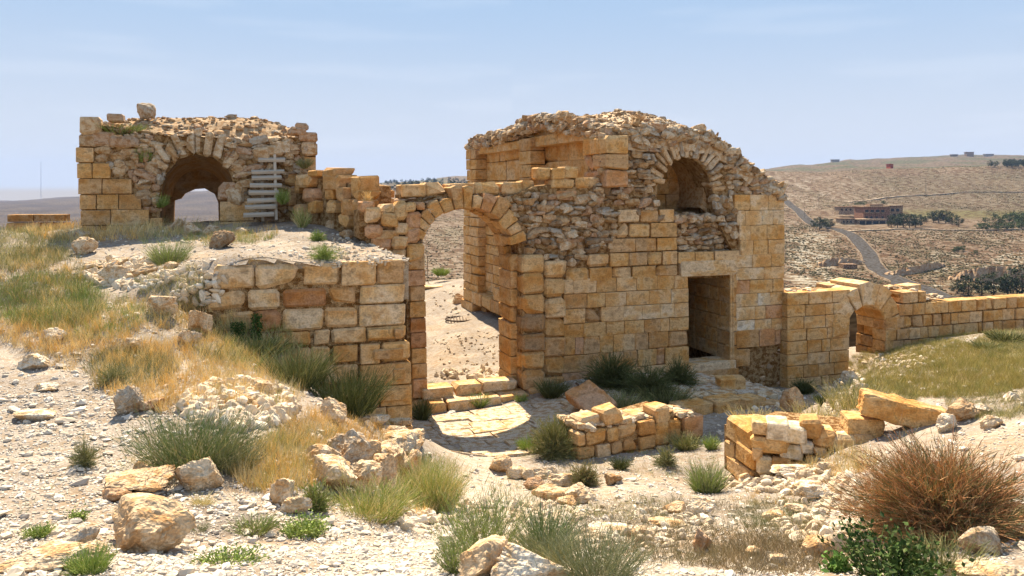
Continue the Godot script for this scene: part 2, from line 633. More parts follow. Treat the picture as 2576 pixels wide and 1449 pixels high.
# ---------------------------------------------------------------- the hill: smooth surfaces through surveyed spots
class Survey:
	var p := PackedVector2Array()
	var w := PackedFloat64Array()
	var c := [0.0, 0.0, 0.0]
	func u(r2: float) -> float:
		return 0.0 if r2 < 1e-9 else r2 * log(r2)
	func fit(pts: Array, soft: float) -> void:
		var n := pts.size()
		for q in pts: p.append(Vector2(q.x, q.z))
		var m := n + 3
		var A := []
		for i in m:
			var row := PackedFloat64Array()
			row.resize(m + 1)
			A.append(row)
		for i in n:
			for j in n:
				A[i][j] = u(p[i].distance_squared_to(p[j])) + (soft if i == j else 0.0)
			A[i][n] = 1.0; A[i][n + 1] = p[i].x; A[i][n + 2] = p[i].y
			A[n][i] = 1.0; A[n + 1][i] = p[i].x; A[n + 2][i] = p[i].y
			A[i][m] = pts[i].y
		for i in m:
			var best := i
			for r in range(i + 1, m):
				if absf(A[r][i]) > absf(A[best][i]): best = r
			var t = A[i]; A[i] = A[best]; A[best] = t
			var piv: float = A[i][i]
			for r in range(i + 1, m):
				var f: float = A[r][i] / piv
				if f != 0.0:
					for k in range(i, m + 1): A[r][k] -= f * A[i][k]
		var x := PackedFloat64Array()
		x.resize(m)
		for i in range(m - 1, -1, -1):
			var s: float = A[i][m]
			for k in range(i + 1, m): s -= A[i][k] * x[k]
			x[i] = s / A[i][i]
		w = x
		c = [x[n], x[n + 1], x[n + 2]]
	func y(x: float, z: float) -> float:
		var s: float = c[0] + c[1] * x + c[2] * z
		var q := Vector2(x, z)
		for i in p.size():
			var r2 := p[i].distance_squared_to(q)
			if r2 > 1e-9: s += w[i] * r2 * log(r2)
		return s

class Field:
	var x0: float
	var z0: float
	var cell: float
	var nx: int
	var nz: int
	var h := PackedFloat32Array()
	func make(s: Survey, ax: float, bx: float, az: float, bz: float, cs: float, coarse: int, f: Callable) -> void:
		x0 = ax; z0 = az; cell = cs
		nx = int((bx - ax) / cs) + 1
		nz = int((bz - az) / cs) + 1
		var cx := nx / coarse + 2
		var cz := nz / coarse + 2
		var g := PackedFloat32Array()
		g.resize(cx * cz)
		for j in cz:
			for i in cx: g[j * cx + i] = s.y(ax + i * coarse * cs, az + j * coarse * cs)
		h.resize(nx * nz)
		for j in nz:
			var jj := j / coarse
			var tz := float(j % coarse) / coarse
			for i in nx:
				var ii := i / coarse
				var tx := float(i % coarse) / coarse
				var k := jj * cx + ii
				var y := lerpf(lerpf(g[k], g[k + 1], tx), lerpf(g[k + cx], g[k + cx + 1], tx), tz)
				h[j * nx + i] = f.call(ax + i * cs, az + j * cs, y)
	func y(x: float, z: float) -> float:
		var fx := clampf((x - x0) / cell, 0, nx - 1.001)
		var fz := clampf((z - z0) / cell, 0, nz - 1.001)
		var i := int(fx)
		var j := int(fz)
		fx -= i; fz -= j
		var k := j * nx + i
		return lerpf(lerpf(h[k], h[k + 1], fx), lerpf(h[k + nx], h[k + nx + 1], fx), fz)
	func inside(x: float, z: float) -> bool:
		return x >= x0 and z >= z0 and x <= x0 + (nx - 1) * cell and z <= z0 + (nz - 1) * cell
	func mesh(tint: Callable, keep: Callable) -> ArrayMesh:
		var v := PackedVector3Array()
		var n := PackedVector3Array()
		var c := PackedColorArray()
		var ids := PackedInt32Array()
		for j in nz:
			for i in nx:
				var k := j * nx + i
				var p := Vector3(x0 + i * cell, h[k], z0 + j * cell)
				v.append(p)
				var dx := h[j * nx + mini(i + 1, nx - 1)] - h[j * nx + maxi(i - 1, 0)]
				var dz := h[mini(j + 1, nz - 1) * nx + i] - h[maxi(j - 1, 0) * nx + i]
				n.append(Vector3(-dx, 2 * cell, -dz).normalized())
				c.append(tint.call(p))
		for j in nz - 1:
			for i in nx - 1:
				var k := j * nx + i
				if keep.call(v[k] + Vector3(cell, 0, cell) * 0.5):
					ids.append_array([k, k + 1, k + nx, k + 1, k + nx + 1, k + nx])
		var a := []
		a.resize(Mesh.ARRAY_MAX)
		a[Mesh.ARRAY_VERTEX] = v
		a[Mesh.ARRAY_NORMAL] = n
		a[Mesh.ARRAY_COLOR] = c
		a[Mesh.ARRAY_INDEX] = ids
		var m := ArrayMesh.new()
		m.add_surface_from_arrays(Mesh.PRIMITIVE_TRIANGLES, a)
		return m

var yard := Field.new()
var terrace := Field.new()
var on_terrace: Callable
var n_small := FastNoiseLite.new()
var n_patch := FastNoiseLite.new()

func ground_y(x: float, z: float) -> float:
	if x < 0.4 and z < -11.6 and z > -28.9:
		var dx := x - 0.11
		var dz := z + 19.0
		if dx * 0.9397 - dz * 0.342 < -3.5 and dx * 0.342 + dz * 0.9397 < 4.0:
			return maxf(terrace.y(x, z), yard.y(x, z))
	return yard.y(x, z)

# the spot of ground seen at (x, y)
func spot(x: float, y: float, far := 60.0) -> Vector3:
	var kx := (x - CX) / F
	var ky := -(y - HY) / F
	var d := maxf(2.6, 0.75 * F / maxf(y - HY, 1.0))
	var prev := d
	var best := INF
	var near := d
	while d < far:
		var gap := ky * d - ground_y(kx * d, -d)
		if gap < best and d < 26.0:
			best = gap; near = d
		if gap <= 0.0:
			var a := prev
			var b := d
			for i in 8:
				var m := (a + b) * 0.5
				if ky * m <= ground_y(kx * m, -m): b = m
				else: a = m
			return Vector3(kx * b, ky * b, -b)
		prev = d
		d += 0.04 + d * 0.012
	if best < 0.4: return Vector3(kx * near, ground_y(kx * near, -near), -near)
	return Vector3(kx * 21.0, ky * 21.0, -21.0)

func make_ground() -> void:
	n_small.seed = 3; n_small.frequency = 1.1; n_small.fractal_octaves = 3
	n_patch.seed = 8; n_patch.frequency = 0.35; n_patch.fractal_octaves = 4
	var lo := []
	for q in [[1288,1449,4.2],[300,1449,3.9],[-300,1449,3.9],[-300,1200,6.0],[2200,1449,4.3],[2600,1449,4.2],[3000,1449,4.2],[100,1300,5.0],[350,1365,4.9],[600,1300,5.6],[450,1160,6.8],[100,1100,7.2],
		[700,1150,7.2],[900,1290,6.6],[1000,1325,6.6],[750,1050,8.6],[900,1070,10.0],[600,950,10.0],[300,950,9.5],[60,900,10.2],[-200,900,10.0],[1000,1075,12.2],[1040,1110,13.8],[1030,1150,11.5],[1000,1260,9.0],
		[800,1000,13.4],[900,1055,13.6],[640,900,13.0],[540,845,12.6],[470,790,12.4],[300,765,13.0],[60,765,13.0],[60,660,16.0],[60,585,21.0],[-300,600,18.0],[-300,760,13.0],
		[1150,1140,13.8],[1200,1180,12.6],[1200,1250,10.8],[1120,1275,9.2],[1300,1280,9.3],[1288,1330,7.5],[1100,1350,6.6],[1500,1400,5.6],[1700,1350,6.6],[1650,1240,9.8],[1620,1190,11.8],[1560,1165,13.2],
		[1750,1170,13.0],[1650,1138,14.2],[1740,1108,15.0],[1800,1102,14.6],[1500,1172,13.0],[1800,1240,11.4],[1830,1232,12.2],[1900,1220,11.7],[1960,1205,11.2],[2050,1195,10.8],[1900,1300,8.2],[2000,1245,9.4],[2100,1190,9.9],[2200,1300,6.8],[2450,1330,5.6],[2150,1420,4.9],
		[2200,1115,11.0],[2380,1085,10.5],[2576,1050,9.8],[2300,1005,13.0],[2150,1005,14.5],[2576,950,13.0],[2450,900,16.5],[2576,865,18.0],[2300,905,17.0],[2170,955,17.5],[2250,890,19.5],[2400,855,21.2],[2576,835,21.8],[2900,840,20.0],
		[2050,1005,19.5],[1990,1015,18.0],[1965,985,21.0],[1990,980,21.3],[2060,970,21.7],[2130,955,22.0],[2110,1010,18.2],[1100,1035,18.0],[1350,1025,17.8],[1250,1092,15.7],[1400,1105,14.8],[1400,985,18.6],[1550,972,18.6],[1800,965,18.6],[1900,985,18.6],[1800,1045,16.5],[1640,1050,16.0],
		[1062,1062,17.0],[1062,1105,15.2],[1075,1140,14.2],[1180,1060,16.6],[1320,1060,16.6],[1440,1030,17.0],[1500,1000,17.6],[1180,980,19.4],[1180,850,25.0],[1180,772,31.0],[1100,706,40.0],[1288,706,40.0],[2140,905,23.0],[2140,872,25.0],[1700,720,36.0]]:
		lo.append(at(q[0], q[1], q[2]))
	for q in [[-20,-2.2,2],[20,-2.4,2],[0,-1.75,1],[0,-1.9,-2.5],[-6,-5.0,-22],[-6,-5.0,-30],[-14,-6.0,-35],[20,-14,-36],[20,-8.5,-28],[14,-8.5,-30],[14,-12,-36],[10,-5.2,-26],[16,-5.0,-25],[20,-3.0,-12]]:
		lo.append(Vector3(q[0], q[1], q[2]))
	var s1 := Survey.new()
	s1.fit(lo, 0.02)
	yard.make(s1, -22, 24, -46, 4, 0.14, 4, func(x, z, y):
		var rough := 0.035 if z > -13 else 0.02
		if z < -40: y -= (-40 - z) * 0.9
		if x > 17: y -= (x - 17) * 0.3
		return y + n_small.get_noise_2d(x, z) * rough + n_patch.get_noise_2d(x + 50, z) * rough * 2.0)
	var hi := []
	for q in [[1020,655,14.0],[545,674,12.95],[780,644,15.5],[780,662,13.5],[930,600,20.0],[700,605,18.0],[500,630,16.5],[560,585,20.0],[650,562,21.0],[430,572,20.5],[200,578,20.0],[50,585,21.0],[60,660,16.0],[60,765,13.0],[300,765,13.0],
		[470,785,12.5],[300,690,15.0],[850,575,20.2],[-300,600,18.0],[-300,760,13.0],[1010,615,18.0],[640,640,15.5],[200,640,17.0]]:
		hi.append(at(q[0], q[1], q[2]))
	for q in [[-12,-1.3,-25],[-4,-1.2,-25],[-18,-1.6,-24]]:
		hi.append(Vector3(q[0], q[1], q[2]))
	var s2 := Survey.new()
	s2.fit(hi, 0.01)
	terrace.make(s2, -22, 0.5, -29, -11.5, 0.14, 4, func(x, z, y):
		if z < -25.5: y -= (-25.5 - z) * 1.2
		return y + n_small.get_noise_2d(x, z) * 0.03 + n_patch.get_noise_2d(x + 50, z) * 0.05)

func earth_tint(p: Vector3) -> Color:
	var a := n_patch.get_noise_2d(p.x * 2.0, p.z * 2.0) * 0.5 + 0.5
	var b := n_patch.get_noise_2d(p.x * 0.8 + 30.0, p.z * 0.8) * 0.5 + 0.5
	var col := Color(0.37, 0.335, 0.295).lerp(Color(0.49, 0.44, 0.38), sm(0.4, 0.7, a))
	col = col.lerp(Color(0.44, 0.345, 0.245), sm(0.5, 0.72, b) * 0.55)
	# trodden dust along the path, ash-grey soil by the big boulder
	col = col.lerp(Color(0.60, 0.545, 0.47), sm(1.3, 0.5, path_off(p.x, p.z) + a * 0.6) * 0.7)
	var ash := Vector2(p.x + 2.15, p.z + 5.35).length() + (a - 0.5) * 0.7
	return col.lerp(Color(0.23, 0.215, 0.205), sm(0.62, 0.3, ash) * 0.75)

func path_off(x: float, z: float) -> float:
	var pts := [Vector2(-0.2, -2), Vector2(-0.35, -6), Vector2(-0.2, -8.5), Vector2(-0.35, -11), Vector2(-0.7, -14), Vector2(-1.1, -17)]
	var best := INF
	for i in pts.size() - 1:
		best = minf(best, Geometry2D.get_closest_point_to_segment(Vector2(x, z), pts[i], pts[i + 1]).distance_to(Vector2(x, z)))
	return best

# ---------------------------------------------------------------- the ruins
var gate: Transform3D      # frame of the gate front
const TURN := deg_to_rad(20.0)

func gate_frame(v := 0.0) -> Transform3D:
	return shifted(gate, v)

func local_xy(fr: Transform3D, u: float, y: float, out := 0.0) -> Vector3:
	return fr * Vector3(u, y, out)

func base_at(fr: Transform3D, u: float, y: float) -> Transform3D:
	return Transform3D(fr.basis, fr * Vector3(u, y, 0))

func make_bastion() -> void:
	var fr := shifted(gate, -4.02)
	var r := thing("bastion_wall", "thick ashlar retaining wall with flat earth top left of the gate opening", "wall", base_at(fr, -6.0, -4.5))
	var st := [M.cream, M.cream, M.gold, M.pale, M.ochre, M.cream, M.tan, M.pale]
	var pts := [[470, 765], [548, 686], [1019, 660], [1024, 850], [1032, 855], [1040, 1180], [470, 1180]]
	var c := core(r, "core", fr, [[480, 780], [552, 688], [1013, 663], [1030, 1180], [480, 1180]], -3.9, -0.06, M.mortar)
	# upper courses of rough blocks, lower right courses of finely cut ones
	courses(r, "stone", fr, [[548, 676], [1019, 653], [1020, 712], [520, 735]], 0.4, Vector2(0.45, 0.85), st, {gap = 0.03, jitter = 0.03, depth = 0.45, tilt = 0.012, worn = 0.8})
	courses(r, "stone", fr, [[500, 735], [1020, 712], [1024, 815], [560, 845]], 0.36, Vector2(0.4, 0.85), st + [M.rust, M.pink], {gap = 0.035, jitter = 0.035, depth = 0.4, tilt = 0.02, worn = 0.85})
	courses(r, "stone", fr, [[540, 846], [1024, 815], [1026, 856], [560, 885]], 0.36, Vector2(0.4, 0.9), st + [M.pink], {gap = 0.035, jitter = 0.035, depth = 0.4, tilt = 0.02, worn = 0.85})
	courses(r, "stone", fr, [[560, 886], [905, 868], [905, 1120], [600, 1120]], 0.36, Vector2(0.4, 0.8), st + [M.brown, M.pink], {gap = 0.04, jitter = 0.04, depth = 0.4, tilt = 0.02, worn = 0.85})
	courses(r, "stone", fr, [[905, 866], [1031, 857], [1041, 1180], [905, 1180]], 0.37, Vector2(0.45, 0.85), [M.cream, M.gold, M.ochre, M.gold], {gap = 0.014, jitter = 0.008, depth = 0.4, out = 0.04})
	# raised panels on some of the finely cut stones
	for q in [[955, 838, 0.42, 0.15], [1003, 838, 0.16, 0.17], [975, 889, 0.52, 0.17], [1003, 940, 0.2, 0.2], [985, 993, 0.5, 0.2]]:
		var p := on(fr, q[0], q[1])
		var mb := block_mesh(Vector3(q[2], q[3], 0.08), 0.012, 0.008)
		part(r, "raised_panel", mb, pick([M.gold, M.tan]), fr * Transform3D(Basis(), Vector3(p.x, p.y, 0.035)))
	# ragged coping on the edge that turns back to the gate
	for i in 9:
		var v := 0.3 + i * 0.42
		var q := gate_frame(-4.02 + v) * Vector3(-3.75, -1.34 + rf(-0.03, 0.02), 0)
		stone(r, "coping_stone", pick(blocks[3]), pick([M.pale, M.cream, M.white]), Transform3D(gate.basis * Basis(Vector3.UP, rf(-0.1, 0.1)) * Basis.from_scale(Vector3(0.27, 0.14, 0.44)), q), 0.1)

func make_gate() -> void:
	var fr := gate
	var r := thing("gate_archway", "ruined round-arched gateway wall with a tall opening to the inner yard", "archway", base_at(fr, -1.1, -4.9))
	var wall := [M.cream, M.gold, M.tan, M.ochre, M.cream]
	# arch
	var c := on(fr, 1174, 650)
	var half := (on(fr, 1290, 620).x - on(fr, 1064, 606).x) * 0.5
	var r_in := half * 1.055
	core(r, "core", fr, [[905, 530], [980, 530], [1062, 545], [1062, 600], [1069, 640], [1069, 1040], [1030, 1040], [1022, 660], [905, 600]], -0.9, -0.07, M.mortar)
	core(r, "core", fr, [[1062, 545], [1100, 518], [1340, 505], [1340, 640], [1318, 640], [1296, 570], [1250, 520], [1176, 502], [1110, 528], [1062, 592]], -0.9, -0.12, M.mortar)
	# jamb on the left: one quoin to a course
	courses(r, "quoin", fr, [[1024, 640], [1069, 640], [1077, 1000], [1040, 1000]], 0.35, Vector2(0.34, 0.42), [M.pink, M.tan, M.ochre, M.rust, M.tan], {gap = 0.010, jitter = 0.01, depth = 0.7})
	for b in [[1055, 1025, 0.4, 0.34]]:
		var p := on(fr, b[0], b[1])
		lay_block(r, "quoin", fr, p, b[2], b[3], 0.5, 0.1, M.tan)
	# rough stones of the wall over the bastion
	for q in [[938, 540, 38, 35], [940, 582, 40, 30], [975, 525, 30, 20], [978, 552, 38, 30], [1008, 530, 34, 45], [1030, 522, 26, 22], [1040, 555, 32, 42], [1012, 575, 30, 26], [1038, 592, 34, 36],
		[1045, 635, 42, 40], [975, 590, 55, 22], [960, 612, 45, 30], [1005, 610, 36, 28], [1000, 640, 40, 26], [1056, 518, 22, 18], [925, 520, 30, 24], [1020, 655, 30, 22]]:
		rough_block(r, "stone", fr, q, 18.2, [M.cream, M.tan, M.gold, M.pink, M.ochre, M.pale])
	rubble(r, "small_stone", fr, [[920, 540], [1060, 520], [1068, 640], [1020, 660], [960, 600]], Vector2(0.08, 0.14), Vector2(0.1, 0.22), [M.tan_rough, M.brown_rough, M.ochre_rough], {out = -0.12, tilt = 0.3})
	# arch ring, deep enough to show its underside
	var arch := sub(r, "arch")
	ring(arch, "voussoir", fr, c, r_in, r_in + 0.4, deg_to_rad(14), deg_to_rad(157), 13, -0.62, 0.02, wall + [M.pink], {vary = 0.09})
	ring(arch, "inner_voussoir", gate_frame(0.62), c, r_in * 0.99, r_in + 0.4, deg_to_rad(0), deg_to_rad(180), 13, -0.5, -0.02, wall, {vary = 0.02})
	# coping course above, set back from the ring
	var top := gate_frame(0.28)
	for q in [[1040, 480, 62, 32], [1098, 478, 60, 38], [1162, 476, 65, 30], [1225, 476, 76, 36], [1290, 474, 58, 34], [1330, 470, 34, 32]]:
		var p := on(top, q[0], q[1])
		var k := 18.8 / F
		lay_block(r, "coping_stone", top, p, q[2] * k, q[3] * k, 0.6, rf(-0.03, 0.03), pick([M.cream, M.gold, M.cream, M.pink]), rf(0.01, 0.05), 1.0)
	rubble(r, "small_stone", top, [[1000, 498], [1345, 488], [1345, 520], [1010, 520]], Vector2(0.05, 0.1), Vector2(0.12, 0.3), [M.tan_rough, M.brown_rough, M.pink_rough], {out = -0.03})
	core(r, "core", top, [[1005, 490], [1345, 482], [1345, 560], [1200, 500], [1060, 540], [1005, 540]], -0.5, -0.06, M.mortar)
	rubble(r, "small_stone", fr, [[1210, 505], [1340, 495], [1342, 640], [1322, 615], [1290, 560], [1250, 520]], Vector2(0.09, 0.18), Vector2(0.12, 0.34), [M.tan_rough, M.brown_rough, M.ochre_rough, M.cream_rough], {out = -0.04, tilt = 0.3})
	rubble(r, "small_stone", fr, [[1062, 560], [1080, 520], [1160, 498], [1140, 515], [1100, 535], [1066, 590]], Vector2(0.09, 0.15), Vector2(0.12, 0.3), [M.tan_rough, M.cream_rough], {out = -0.06, tilt = 0.3})
	# right jamb: two eroded piers of big stones, the reveal behind them
	core(r, "core", fr, [[1310, 650], [1362, 650], [1362, 1010], [1310, 1010]], -1.0, 0.12, M.mortar)
	courses(r, "pier_stone", fr, [[1306, 640], [1364, 640], [1364, 975], [1306, 975]], 0.46, Vector2(0.4, 0.65), [M.gold, M.ochre, M.tan, M.tan, M.brown], {gap = 0.02, jitter = 0.05, depth = 0.6, out = 0.22, tilt = 0.01, worn = 1.0})
	courses(r, "pier_stone", shifted(gate, 0.2), [[1284, 640], [1304, 640], [1304, 985], [1284, 985]], 0.42, Vector2(0.3, 0.4), [M.gold, M.cream, M.ochre], {gap = 0.009, jitter = 0.01, depth = 0.9})
	# two worn steps across the opening
	var steps := sub(r, "steps")
	for q in [[-1.95, 0.72, -4.70, 0.24, 0.1], [-1.2, 0.62, -4.69, 0.24, 0.12], [-0.45, 0.86, -4.67, 0.25, 0.1], [-2.05, 0.4, -4.94, 0.26, 0.5], [-1.2, 1.25, -4.92, 0.27, 0.52], [-0.2, 0.7, -4.92, 0.26, 0.5], [0.42, 0.5, -4.86, 0.3, 0.45]]:
		lay_block(steps, "step_stone", fr, Vector2(q[0], q[2]), q[1], q[3], 0.55, q[4], pick([M.cream, M.pale, M.cream]), rf(-0.02, 0.02), 1.0)

func make_gatehouse() -> void:
	var fr := gate
	var r := thing("gatehouse_ruin", "large ruined gatehouse with rubble dome, broken upper arch and square doorway", "ruin", base_at(fr, 4.0, -4.75))
	var ash := [M.cream, M.gold, M.cream, M.pale, M.ochre, M.tan, M.gold, M.cream]
	var ash_low := [M.gold, M.tan, M.ochre, M.pink, M.cream, M.tan]
	var rub := [M.cream_rough, M.tan_rough, M.ochre_rough, M.grey_rough, M.pink_rough, M.pale_rough, M.brown_rough]
	# solid wall behind the facing
	core(r, "core", fr, [[1344, 640], [1310, 640], [1300, 560], [1250, 512], [1345, 470], [1515, 452], [1528, 330], [1600, 312], [1727, 345], [1727, 392], [1700, 402], [1672, 430], [1658, 470], [1658, 552], [1704, 640], [1704, 660], [1733, 695], [1733, 1010], [1344, 1010]], -0.9, -0.1, M.mortar)
	core(r, "core", fr, [[1727, 392], [1727, 345], [1800, 355], [1850, 392], [1900, 440], [1965, 486], [1972, 496], [1972, 840], [1965, 1010], [1849, 1010], [1849, 695], [1852, 660], [1852, 640], [1808, 552], [1802, 490], [1787, 442], [1762, 408]], -0.9, -0.1, M.mortar)
	core(r, "core", shifted(fr, 0.25), [[1640, 548], [1860, 548], [1860, 700], [1700, 700]], -0.7, -0.08, M.mortar)
	# cut stone facing
	courses(r, "stone", fr, [[1426, 668], [1512, 648], [1546, 600], [1562, 527], [1655, 527], [1703, 545], [1706, 690], [1426, 712]], 0.36, Vector2(0.4, 0.72), ash, {gap = 0.022, jitter = 0.025, depth = 0.4, tilt = 0.006, worn = 0.4})
	courses(r, "stone", fr, [[1418, 713], [1733, 690], [1733, 830], [1418, 850]], 0.36, Vector2(0.4, 0.72), ash, {gap = 0.010, jitter = 0.010})
	courses(r, "stone", fr, [[1418, 851], [1733, 831], [1733, 990], [1412, 1010]], 0.37, Vector2(0.45, 0.85), ash_low, {gap = 0.009, jitter = 0.01})
	courses(r, "stone", fr, [[1846, 489], [1974, 489], [1974, 640], [1864, 640], [1862, 600]], 0.37, Vector2(0.4, 0.7), [M.pale, M.white, M.cream, M.pale, M.pale, M.gold], {gap = 0.009, jitter = 0.008})
	courses(r, "stone", fr, [[1852, 641], [1974, 641], [1973, 820], [1852, 838]], 0.37, Vector2(0.4, 0.8), [M.pale, M.cream, M.pale, M.white, M.pink, M.white, M.gold], {gap = 0.009, jitter = 0.01})
	courses(r, "stone", fr, [[1852, 839], [1970, 822], [1970, 845], [1885, 880], [1890, 905], [1852, 925]], 0.4, Vector2(0.4, 0.8), [M.pink, M.tan, M.gold], {gap = 0.03, jitter = 0.03})
	rubble(r, "rubble_stone", shifted(fr, 0.15), [[1880, 850], [1972, 832], [1974, 990], [1852, 985], [1855, 920], [1888, 900]], Vector2(0.12, 0.24), Vector2(0.14, 0.4), rub, {tilt = 0.3})
	courses(r, "stone", fr, [[1706, 634], [1862, 634], [1862, 659], [1706, 660]], 0.3, Vector2(0.6, 1.1), [M.gold, M.ochre, M.cream], {gap = 0.03, jitter = 0.01})
	# eroded pilaster beside the gate
	core(r, "core", fr, [[1368, 670], [1414, 675], [1414, 1010], [1368, 1010]], -0.5, 0.0, M.mortar)
	courses(r, "pilaster_stone", fr, [[1366, 655], [1420, 672], [1420, 990], [1362, 990]], 0.44, Vector2(0.45, 0.75), [M.gold, M.cream, M.ochre, M.tan], {gap = 0.02, jitter = 0.05, depth = 0.5, out = 0.1, tilt = 0.012, worn = 1.0})
	# rubble wall
	rubble(r, "rubble_stone", fr, [[1322, 640], [1330, 600], [1345, 490], [1515, 480], [1520, 560], [1510, 648], [1426, 668], [1366, 655]], Vector2(0.1, 0.2), Vector2(0.14, 0.42), rub, {jitter = 0.07, tilt = 0.25, skip = 0.12})
	rubble(r, "rubble_stone", fr, [[1500, 470], [1530, 330], [1600, 310], [1690, 345], [1650, 390], [1640, 440], [1652, 527], [1560, 527], [1546, 600], [1512, 640]], Vector2(0.1, 0.19), Vector2(0.16, 0.44), rub, {jitter = 0.07, skip = 0.08})
	rubble(r, "rubble_stone", fr, [[1800, 350], [1850, 388], [1900, 435], [1968, 484], [1845, 490], [1830, 440]], Vector2(0.09, 0.17), Vector2(0.14, 0.36), rub + [M.white_rough, M.pale_rough], {jitter = 0.08, tilt = 0.4, skip = 0.05})
	rubble(r, "rubble_stone", shifted(fr, 0.25), [[1655, 548], [1850, 548], [1862, 634], [1706, 634], [1700, 570]], Vector2(0.09, 0.17), Vector2(0.14, 0.4), rub, {jitter = 0.06})
	rubble(r, "rubble_stone", fr, [[1806, 548], [1800, 500], [1845, 492], [1862, 600], [1850, 600]], Vector2(0.12, 0.2), Vector2(0.16, 0.36), rub, {jitter = 0.05})
	# squared stones left on the wall head
	for q in [[1370, 436, 40, 30], [1404, 437, 36, 28], [1436, 434, 42, 30], [1414, 462, 62, 22], [1478, 459, 66, 26], [1424, 492, 60, 26], [1600, 540, 50, 30]]:
		var p := on(shifted(fr, 0.1), q[0], q[1])
		var k := 19.4 / F
		lay_block(r, "wall_head_stone", shifted(fr, 0.1), p, q[2] * k, q[3] * k, 0.45, rf(0.0, 0.06), pick([M.cream, M.gold, M.pink]), rf(-0.03, 0.06), 1.0)
	# broken upper arch and the vaulted room behind it
	var ac := on(fr, 1732, 480)
	var k2 := 20.7 / F
	var upper := sub(r, "upper_arch")
	rough_arch(upper, "arch_stone", fr, ac, 74 * k2, Vector2(0.3, 0.55), deg_to_rad(-4), deg_to_rad(172), 19, 1.18, [M.cream_rough, M.tan_rough, M.pale_rough, M.grey_rough, M.cream_rough])
	var va := PackedVector2Array()      # the vault behind: a thick half tube
	var mbv := MB.new()
	for i in 16:
		var a0 := deg_to_rad(-30 + i * 15.0)
		var a1 := deg_to_rad(-30 + (i + 1) * 15.0)
		var p0 := ac + Vector2(cos(a0), sin(a0) * 1.16) * 76 * k2
		var p1 := ac + Vector2(cos(a1), sin(a1) * 1.16) * 76 * k2
		var o0 := ac + Vector2(cos(a0), sin(a0) * 1.16) * 106 * k2
		var o1 := ac + Vector2(cos(a1), sin(a1) * 1.16) * 106 * k2
		mbv.quad(Vector3(p0.x, p0.y, -0.5), Vector3(p0.x, p0.y, -4.0), Vector3(p1.x, p1.y, -4.0), Vector3(p1.x, p1.y, -0.5))
		mbv.quad(Vector3(o0.x, o0.y, -0.5), Vector3(o1.x, o1.y, -0.5), Vector3(o1.x, o1.y, -4.0), Vector3(o0.x, o0.y, -4.0))
		mbv.quad(Vector3(p0.x, p0.y, -0.5), Vector3(p1.x, p1.y, -0.5), Vector3(o1.x, o1.y, -0.5), Vector3(o0.x, o0.y, -0.5))
	part(upper, "vault", mbv.commit(), M.ochre_rough, fr)
	var rear := shifted(fr, 1.7)
	slab(r, "rear_wall", fr, Vector3(3.0, -1.1, -2.3), Vector3(7.0, 1.5, -1.8), M.mortar)
	slab(r, "rear_wall", fr, Vector3(3.0, -4.9, -2.9), Vector3(7.0, -1.2, -2.4), M.mortar)
	courses(r, "inner_stone", rear, [[1600, 370], [1800, 370], [1800, 560], [1600, 560]], 0.42, Vector2(0.4, 0.7), [M.ochre, M.tan, M.gold], {})
	slab(r, "upper_floor", fr, Vector3(2.6, -1.15, -3.2), Vector3(7.6, -0.86, -0.4), M.mortar)
	var door := sub(r, "doorway")
	# doorway: dressed frame, passage walls, sill
	var L := on(fr, 1735, 800).x
	var R := on(fr, 1836, 800).x
	var T := on(fr, 1785, 694).y
	var B := on(fr, 1785, 912).y
	var mb := block_mesh(Vector3(R - L + 0.5, 0.4, 0.45), 0.015, 0.006)
	part(door, "lintel", mb, M.pale, fr * Transform3D(Basis(), Vector3((L + R) * 0.5 - 0.02, T + 0.205, -0.2)))
	for q in [[Vector2(L - 0.01, T + 0.005), Vector2(R + 0.13, T + 0.075), 0.02], [Vector2(L - 0.01, T + 0.075), Vector2(R + 0.16, T + 0.11), 0.045], [Vector2(R + 0.005, B), Vector2(R + 0.075, T), 0.02], [Vector2(R + 0.078, B), Vector2(R + 0.112, T + 0.07), 0.04]]:
		slab(door, "door_moulding", fr, Vector3(q[0].x, q[0].y, -0.2), Vector3(q[1].x, q[1].y, q[2]), M.cream)
	var side := Transform3D(Basis(fr.basis.z, Vector3.UP, -fr.basis.x), fr * Vector3(R, 0, 0))
	var y := B
	while y < T - 0.1:
		var x := 0.0
		while x < 2.2:
			var w := minf(rf(0.4, 0.7), 2.25 - x)
			lay_block(door, "passage_stone", side, Vector2(-x - w * 0.5, y + 0.19), w - 0.012, 0.37, 0.25, rf(-0.005, 0.005), pick([M.gold, M.tan, M.ochre, M.cream]))
			x += w
		y += 0.382
	slab(r, "passage_wall", fr, Vector3(R + 0.2, -4.9, -2.3), Vector3(R + 0.6, T + 0.6, -0.9), M.mortar)
	slab(r, "passage_wall", fr, Vector3(L - 1.3, -4.9, -2.3), Vector3(L - 0.9, T + 0.6, -0.9), M.mortar)
	slab(r, "passage_ceiling", fr, Vector3(L - 1.4, T + 0.02, -2.4), Vector3(R + 0.5, T + 0.4, -0.45), M.tan)
	courses(r, "inner_stone", shifted(fr, 2.25), [[1700, 690], [1836, 690], [1836, 930], [1700, 930]], 0.4, Vector2(0.4, 0.7), [M.ochre, M.tan, M.brown], {})
	lay_block(door, "sill", fr, Vector2((L + R) * 0.5 - 0.25, B - 0.09), 0.85, 0.2, 0.7, 0.12, M.pale)
	lay_block(door, "sill", fr, Vector2((L + R) * 0.5 + 0.45, B - 0.08), 0.6, 0.2, 0.7, 0.1, M.pale)
	lay_block(door, "sill", fr, Vector2((L + R) * 0.5 + 0.1, B - 0.3), 1.3, 0.26, 0.7, 0.2, M.tan)
	# side wall with niches that runs back from the gate, over the inner yard
	var wu := 2.54
	var west := Transform3D(Basis(gate.basis.z, Vector3.UP, -gate.basis.x), gate * Vector3(wu, 0, 0))   # x grows towards the viewer
